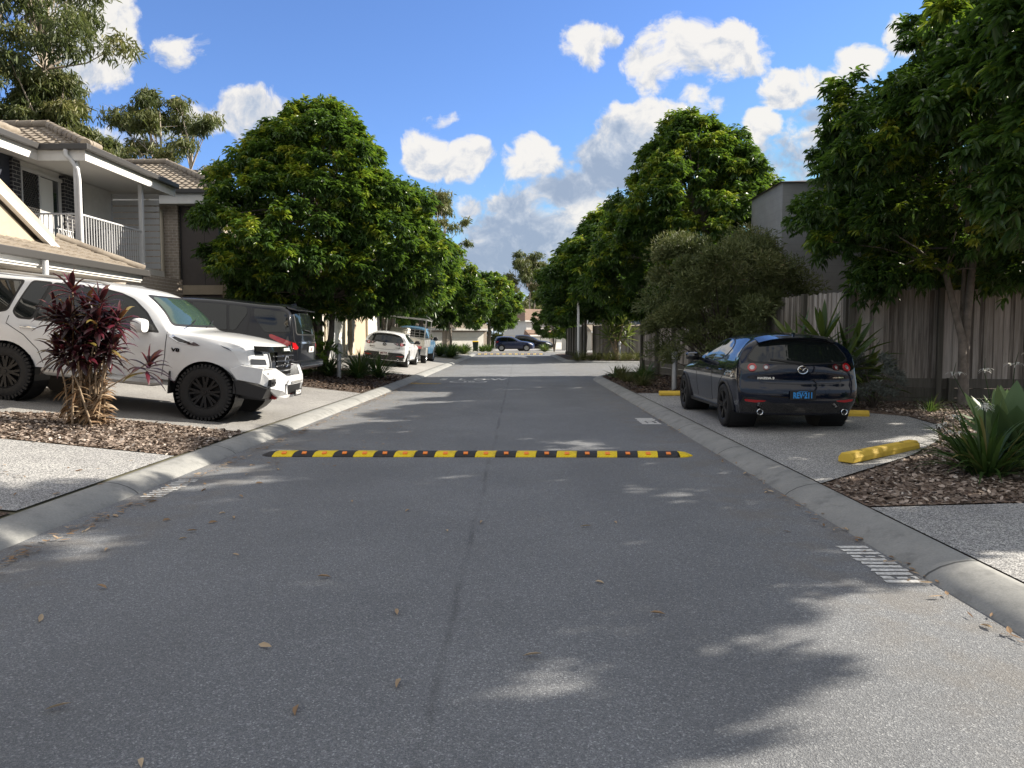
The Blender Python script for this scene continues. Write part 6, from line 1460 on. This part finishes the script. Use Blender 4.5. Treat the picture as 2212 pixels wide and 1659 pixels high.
fine_shrub('leafy_shoots', (-6.0, 21.7, zL(-6, 21.7)), 'leafy green shoots around the foot of the big left tree', .45, 1.6, 700, .16, .36, 'leaf_street', 8, clumps=20)

def strap_clump(name, loc, label, n, L, Wd, m, seed, droop=(.5, 1.3), rad=.12, group=None, cat='plant', tone0=.35, tv=.2, seg=5):
    rng = np.random.default_rng(seed); r = plant_tree(name, loc, label, cat, group); V = []; Q = []; T = []
    for i in range(n):
        a = rng.uniform(0, 2*math.pi); el = rng.uniform(.35, 1.45); l = L*rng.uniform(.6, 1.1); w_ = Wd*rng.uniform(.7, 1.2); dr = rng.uniform(*droop); p = np.array([math.cos(a), math.sin(a), 0])*rad*rng.uniform(0, 1); s = np.array([-math.sin(a), math.cos(a), 0]); e = el; o = len(V); tone = np.clip(tone0+rng.normal(0, tv*.5), 0, .88) if rng.uniform() > .06 else .97
        for k in range(seg+1):
            t = k/seg; wd = w_*(1-t**3)*(.55+.45*min(1, t*4)); nrm = np.array([-math.cos(a)*math.sin(e), -math.sin(a)*math.sin(e), math.cos(e)])
            V += [p-s*wd/2+nrm*wd*.18, p.copy(), p+s*wd/2+nrm*wd*.18]; T += [tone]*3; d = np.array([math.cos(a)*math.cos(e), math.sin(a)*math.cos(e), math.sin(e)]); p = p+d*l/seg; e -= dr*(.35+t)/seg*1.6
        for k in range(seg):
            b = o+k*3; Q += [(b, b+1, b+4, b+3), (b+1, b+2, b+5, b+4)]
    np_mesh('foliage', V, Q, MATS[m], r, T); return r
LG = 'strappy lilies under the big left tree'
for i, (x, y, n, L) in enumerate([(-6.3, 21.3, 130, .95), (-5.75, 22.2, 150, 1.0), (-4.95, 22.6, 170, 1.05), (-4.5, 23.5, 170, 1.05), (-5.2, 24.2, 150, 1.0)]):
    strap_clump('lily_clump', (x, y, zL(x, y)), ['strappy green lily at the foot of the big left tree', 'strappy green lily just left of the bollard under the big tree', 'strappy lily just right of the bollard under the big left tree', 'sunlit strappy lily nearest the parked white hatchback', 'strappy lily behind the bollard, half hidden by its neighbours'][i], n, L, .035, 'leaf_strap', 50+i, group=LG, tone0=.5)
GG = 'grass tufts and lilies on the right-hand corner bed'
for i, (x, y, n, L, Wd, m, lab) in enumerate([(3.35, 23.9, 260, .60, .016, 'leaf_grass', 'straw-tinted grass tuft at the tip of the right corner bed'), (3.75, 22.9, 220, .62, .018, 'leaf_strap', 'green grass tuft in the middle of the right corner bed'), (4.1, 24.0, 70, .7, .05, 'leaf_strap', 'broad-leaved lily at the back of the right corner bed'),
      (3.45, 20.7, 240, .42, .014, 'leaf_grass', 'small pale grass tuft nearest the yellow wheel stop'), (3.2, 24.9, 26, .55, .09, 'leaf_agave', 'flax with upright dark blades at the kerb nose'), (3.3, 22.6, 160, .38, .014, 'leaf_grass', 'reddish dry grass tuft beside the right kerb')]):
    strap_clump('grass_tuft', (x, y, zR(x, y)), lab, n, L, Wd, m, 70+i, group=GG, tone0=.45 if m != 'leaf_grass' else .5, tv=.3)
HG = 'grass along the verge across the side street'
for i in range(9):
    x, y = 3.3+i*.42, 42.3+.5*(i % 2)-(.0 if i < 6 else .3); strap_clump('verge_grass', (x, y, .1), ['grass tuft at the corner nearest the lamp post', 'grass tuft right behind the lamp post', 'grass tuft just right of the lamp post', 'tall straw grass tuft on the side street verge', 'middle grass tuft along the side street verge', 'fine grass tuft before the shaded fence', 'grass tuft just left of the far bollard', 'grass tuft at the far bollard foot', 'last grass tuft toward the corner fence'][i], 130, .8, .02, 'leaf_grass', 90+i, group=HG, tone0=.42, tv=.3)
FG = 'low bushes along the far left verge'
for i, (x, y) in enumerate([(-4.3, 46.5), (-4.5, 48.3), (-5.1, 47.3), (-4.3, 57.0), (-5.3, 58.6), (-6.2, 59.4), (-6.0, 72.2), (-5.2, 72.6), (-3.6, 72.4), (-3.0, 73.0), (2.5, 73.2)]):
    strap_clump('verge_bush', (x, y, zground(x, y) if y < 62 else zdown(y)+.08), ['leafy low plant at the kerb past the blue truck', 'second low plant past the blue truck', 'low plant behind the kerb past the blue truck', 'low bush where the left kerb bends', 'low bush behind the kerb bend', 'last low bush round the left bend', 'sunlit lily well left of the yellow-lidded bin', 'sunlit lily just left of the yellow-lidded bin', 'sunlit lily just right of the yellow-lidded bin', 'sunlit lily before the far blue car', 'low plant before the far black car'][i], 170, 1.0, .07, 'leaf_strap', 120+i, group=FG, tone0=.6, tv=.25)

def rosette(rng, P0, axis, n, L, Wd, V, Q, T, tone=(.2, .6), droop=.9, elr=(.1, 1.4), seg=5, tipT=0):
    ax = Vector(axis).normalized(); X = ax.orthogonal().normalized(); Y = ax.cross(X)
    for i in range(n):
        t0 = i/n; a = i*2.39996+rng.normal()*.2; el = elr[1]+(elr[0]-elr[1])*t0**.8; l = L*rng.uniform(.75, 1.1)*(.7+.3*min(1, t0*2+.3)); w_ = Wd*rng.uniform(.8, 1.15); h = X*math.cos(a)+Y*math.sin(a); s = ax.cross(h)
        p = Vector(P0)-ax*(t0*L*.45); d = (h*math.cos(el)+ax*math.sin(el)).normalized(); o = len(V); tn = np.clip(rng.uniform(*tone)+(tipT if t0 < .25 else 0), 0, 1)
        for k in range(seg+1):
            t = k/seg; wd = w_*(math.sin(math.pi*min(1, .12+t*.88))**.8 if t < 1 else .02); nr = s.cross(d).normalized()
            V += [tuple(p-s*wd/2+nr*wd*.2), tuple(p), tuple(p+s*wd/2+nr*wd*.2)]; T += [tn]*3
            p = p+d*(l/seg); d = (d+Vector((0, 0, -1))*droop*(.25+t)/seg).normalized()
        for k in range(seg): b = o+k*3; Q += [(b, b+1, b+4, b+3), (b+1, b+2, b+5, b+4)]
def cordyline(name, loc, label, heads, m, seed, L, Wd, n=26, tone=(.2, .6), droop=.9, tipT=0, dry=0, stem='cane', sr=.016, base_spread=.05):
    rng = np.random.default_rng(seed); r = plant_tree(name, loc, label, 'plant'); V, Q, T = [], [], []; mb = MB(); VD, QD, TD = [], [], []
    for (hx, hy, hz, ax, k) in heads:
        b = Vector((rng.normal()*base_spread, rng.normal()*base_spread, -.02)); hd = Vector((hx, hy, hz)); mid = b.lerp(hd, .5)+Vector((-hx*.15+rng.normal()*.03, rng.normal()*.03, .05)); mb.tube([b, b.lerp(mid, .6), mid, mid.lerp(hd, .6), hd], [sr*1.2, sr, sr*.9, sr*.8, sr*.6], 6, cap=False)
        rosette(rng, hd, ax, int(n*k), L*(.75+.25*k), Wd*(.8+.2*k), V, Q, T, tone, droop, (-.35, 1.45), tipT=tipT)
        if dry:
            for q in range(int(dry*k)):
                t = rng.uniform(.03, .75); c = b.lerp(mid, min(1, t*1.4)) if t < .7 else mid.lerp(hd, (t-.7)/.3); rosette(rng, c, (rng.normal()*.3, rng.normal()*.3, 1), 2, L*.6, Wd*.55, VD, QD, TD, (0, 1), 2.6, (-1.2, .1), 4)
    np_mesh('foliage', V, Q, MATS[m], r, T); mb.build('stem', MATS[stem], r, smooth=True, angle=80)
    if VD: np_mesh('dead_leaves', VD, QD, MATS['leaf_dry'], r, TD)
    return r
rng = np.random.default_rng(77); heads = []
for i in range(22):
    a = i*2.39996; rr = .52*math.sqrt((i+.5)/22); z = rng.uniform(.95, 1.5)+.18*(1-rr/.52); x, y = rr*math.cos(a)*(.55+.5*(z-.9)), rr*math.sin(a)*.6
    heads.append((x, y, z, (x*.6, y*.6, 1), rng.uniform(.75, 1.0)))
heads += [(-.17, 0, 1.86, (-.05, 0, 1), 1.0), (.27, -.1, 1.68, (.2, 0, 1), 1.0), (-.02, .1, 1.62, (.1, 0, 1), .9), (-.42, 0, 1.55, (-.3, 0, 1), .8), (.46, 0, 1.45, (.3, 0, 1), .8), (.42, -.1, 1.1, (.4, 0, 1), .8), (-.28, -.2, 1.0, (-.3, -.3, 1), .8), (.05, -.3, 1.0, (0, -.5, 1), .8), (.92, -.15, .86, (.35, 0, 1), .9)]
cordyline('red_cordyline', (-5.78, 9.85, zL(-5.78, 9.85)), 'dark red leggy cordyline growing in the mulch before the white four-wheel drive', heads, 'leaf_red', 78, .37, .068, 22, (.08, .80), 2.5, .10, dry=17, sr=.013, base_spread=.085)
cordyline('green_cordyline', (5.95, 14.3, zR(6, 14.3)), 'green cordyline with long glossy leaves behind the dark blue hatchback', [(-.12, 0, 1.35, (-.05, -.1, 1), 1.0), (.50, .1, 1.05, (.35, -.2, 1), .9), (-.55, .3, 1.15, (-.4, 0, 1), .8), (.25, -.2, .80, (.4, -.4, .8), .8), (.75, .1, .65, (.6, 0, .8), .7)], 'leaf_cordyline', 81, .98, .12, 30, (.25, .72), .75, 0, 0, 'cane', .035)
cordyline('yellow_cordyline', (5.65, 40.9+1.9, .1), 'yellow-green cordyline standing by the shaded fence across the side street', [(-.3, 0, 2.1, (-.2, 0, 1), 1.0), (.35, 0, 2.3, (.2, 0, 1), 1.0), (0, .2, 1.6, (-.3, -.3, .8), .9), (.6, 0, 1.5, (.5, 0, .8), .8), (-.6, 0, 1.5, (-.5, 0, .8), .8)], 'leaf_cordyline', 83, 1.15, .13, 26, (.45, .9), .8, 0, 0, 'cane', .04)
def agave(loc, label, seed, sc=1.0):
    rng = np.random.default_rng(seed); r = plant_tree('agave', loc, label, 'plant'); V, Q, T = [], [], []; rosette(rng, (0, 0, .32*sc), (-.05, -.08, 1), 34, .70*sc, .21*sc, V, Q, T, (.25, .85), .16, (-.12, 1.35), 8); np_mesh('foliage', V, Q, MATS['leaf_agave'], r, T); return r
agave((5.15, 7.75, zR(5, 7.7)), 'pale green agave with broad pointed leaves at the right edge', 91)
agave((6.3, 9.6, zR(6, 9.6)), 'second agave rising behind the pale one at the right edge', 93, .8)
def spider_flower(mb_, Vf, Qf, Tf, rng, base, top, stemmb):
    b, t = Vector(base), Vector(top); mid = b.lerp(t, .55)+Vector((0, 0, .06)); stemmb.tube([b, mid, t], [.007, .006, .005], 5, cap=False)
    for k in range(3):
        c = t+Vector((rng.normal()*.03, rng.normal()*.03, rng.uniform(-.01, .03)))
        for j in range(6):
            a = j*math.pi/3+rng.uniform(-.2, .2); d = Vector((math.cos(a), math.sin(a), rng.uniform(.1, .7))).normalized(); s = Vector((-math.sin(a), math.cos(a), 0)); p = c.copy(); o = len(Vf)
            for q in range(5): wd = .007*(1-q/5.2); Vf += [tuple(p-s*wd), tuple(p+s*wd)]; Tf += [rng.uniform(.2, 1)]*2; p = p+d*.021; d = (d+Vector((0, 0, -.42))).normalized()
            for q in range(4): Qf.append((o+q*2, o+q*2+1, o+q*2+3, o+q*2+2))
        o = len(Vf); n_ = 7
        for q in range(n_): Vf.append(tuple(c+Vector((math.cos(q*2*math.pi/n_)*.018, math.sin(q*2*math.pi/n_)*.018, .016)))); Vf.append(tuple(c)); Tf += [.9, .5]
        for q in range(n_): Qf.append((o+2*q, o+2*((q+1) % n_), o+2*((q+1) % n_)+1, o+2*q+1))
    stemmb.tube([t, t+Vector((rng.normal()*.03, rng.normal()*.03, .15))], [.006, .002], 5, cap=False)
def spider_lily(loc, label, n, L, seed, stalks):
    r = strap_clump('spider_lily', loc, label, n, L, .042, 'leaf_strap', seed, (.5, 1.3), .16, 'white spider lilies', tone0=.36, tv=.22); rng = np.random.default_rng(seed+5)
    for (x, y, z) in stalks:
        V, Q, T = [], [], []; mb = MB(); spider_flower(None, V, Q, T, rng, (x*.3, y*.3, 0), (x, y, z), mb)
        fs = mb.build('flower_stalk', MATS['leaf_strap'], r); np_mesh('flower', V, Q, MATS['flower_white'], fs, T)
    return r
spider_lily((4.62, 7.30, zR(4.6, 7.3)), 'spider lily with white spidery flowers beside the yellow wheel stop', 130, .78, 140, [(-.30, .0, .56), (-.10, -.08, .66), (.02, .1, .68), (-.52, -.1, .50), (.48, -.2, .44), (.36, -.3, .30), (-.42, -.15, .42)])
spider_lily((5.0, 6.85, zR(5, 6.9)), 'smaller spider lily in front of the agave at the right edge', 70, .5, 150, [(.2, -.1, .42)])
spider_lily((5.75, 8.75, zR(5.7, 8.7)), 'flowering spider lily behind the agave at the right edge', 90, .8, 160, [(-.35, -.1, .95), (.0, -.1, 1.02), (.25, .0, 1.15), (-.62, .05, .9)])
strap_clump('fence_tuft', (7.2, 13.0, zR(7.2, 13)), 'small dark grass tuft growing in the mulch before the fence', 60, .4, .02, 'leaf_strap', 171, tone0=.2)

# ------------------------------------------------------------------ mulch chips and leaf litter
def scatter(name, label, poly, n, size, m, zf, seed, cat, aspect=.45, lift=.010, tilt=.28):
    rng = np.random.default_rng(seed); xs = [p[0] for p in poly]; ys = [p[1] for p in poly]; P_ = []
    while len(P_) < n:
        x, y = rng.uniform(min(xs), max(xs)), rng.uniform(min(ys), max(ys))
        if inpoly(x, y, poly): P_.append((x, y, zf(x, y)+lift*rng.uniform(.3, 1.6)))
    P_ = np.array(P_); a = rng.uniform(0, 6.283, n); D = np.stack([np.cos(a), np.sin(a), rng.normal(0, tilt, n)], 1); N_ = unit(np.array([0, 0, 1.0])+rng.normal(0, tilt*1.35, (n, 3))); L = size*rng.uniform(.5, 1.5, n)
    V, Q = leaves(rng, P_, D, N_, L, L*aspect*rng.uniform(.6, 1.5, n), 0.0, .06); o = np_mesh(name, V, Q, MATS[m], None, np.repeat(np.clip(rng.beta(2, 2.4, n), 0, 1), 6), smooth=False); tag(o, label, cat, kind='stuff'); return o
scatter('bark_chips', 'brown bark chips covering the right bed around the agave', [(2.9, 6.1), (2.9, 6.95), (4.6, 8.5), (5.55, 9.65), (6.5, 11.3), (6.6, 12.4), (6.2, 15.0), (9.6, 14.5), (7.5, 6.2)], 24000, .044, 'chip_brown', zR, 201, 'bark chips', .6)
scatter('bark_chips', 'pale bark chips over the bed round the red cordyline', bed_ln, 17000, .047, 'chip_brown', zL, 202, 'bark chips', .5)
scatter('bark_chips', 'bark chips in the bottom left corner bed', [(-4.06, 4.2), (-4.06, 5.68), (-6.5, 5.6), (-6.5, 4.2)], 4200, .06, 'chip_brown', zL, 203, 'bark chips', .5)
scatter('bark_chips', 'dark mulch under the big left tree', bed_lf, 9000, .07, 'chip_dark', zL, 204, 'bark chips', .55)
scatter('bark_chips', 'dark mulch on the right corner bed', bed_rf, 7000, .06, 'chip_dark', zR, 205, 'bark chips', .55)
def road_leaf(seed):
    rng = np.random.default_rng(seed); L = rng.uniform(.06, .11); V, Q = leaves(rng, np.array([[0, 0, .006]]), np.array([[1, 0, rng.uniform(.0, .18)]]), np.array([[0, rng.normal()*.3, 1]]), np.array([L]), np.array([L*rng.uniform(.2, .34)]), rng.uniform(.0, .12), rng.uniform(.1, .4)); o = np_mesh('fallen_leaf', V-np.array([[L/2, 0, 0]]), Q, MATS['leaf_dry'], None, np.full(6, rng.uniform(.45, 1.0))); return o
rl = [road_leaf(300+i) for i in range(7)]; rng = np.random.default_rng(9); spots = [(857,1325),(640,1537),(573,1400),(510,1200),(220,1272),(125,1533),(305,1652),(88,1340),(965,1148),(1330,1130),(1265,1140),(880,1105),(1295,1260),(1655,1065),(760,1085),(480,1110),(460,1130),(415,1150),(560,1045),(505,1120),(395,1165),(360,1125),(545,1008),(1040,1130),(1150,1420),(700,1250),(330,1085),(440,1060),(520,1075),(600,1015),(230,1190),(180,1150),(1420,1330),(2130,1355),(1700,1150),(860,1480)]
for i, (px, py) in enumerate(spots):
    p = G(px, py); o = rl[i] if i < 7 else rl[int(rng.integers(7))].copy()
    if i >= 7: COL.objects.link(o)
    o.location = (p.x, p.y, .003); o.rotation_euler = (rng.normal()*.04, 0, rng.uniform(0, 6.28)); tag(o, 'small dry leaf lying on the grey asphalt', 'leaf', 'dry leaves on the road')
scatter('leaf_litter', 'dry leaves and bark gathered along the left gutter', [(LX-.02, 3), (LX+.16, 3), (LX+.10, 14), (LX+.22, 24), (LX-.02, 24)], 700, .065, 'leaf_dry', lambda x, y: .006, 401, 'leaf litter', .24, .012, .09)
scatter('leaf_litter', 'dry leaves gathered along the right gutter', [(RX-.12, 3), (RX+.02, 3), (RX+.02, 20), (RX-.05, 20)], 220, .06, 'leaf_dry', lambda x, y: .006, 402, 'leaf litter', .24, .012, .09)
scatter('leaf_litter', 'small leaf crumbs strewn over the left half of the road', [(LX, 7), (-1.6, 9), (-1.6, 24), (LX, 24)], 420, .05, 'leaf_dry', lambda x, y: .004, 403, 'leaf litter', .3, .006, .09)
scatter('leaf_litter', 'leaf crumbs on the near left pebbled driveway', [(-3.9, 5.8), (-3.9, 8.4), (-8, 8.2), (-8, 5.8)], 70, .06, 'leaf_dry', zL, 404, 'leaf litter', .3, .012, .09)
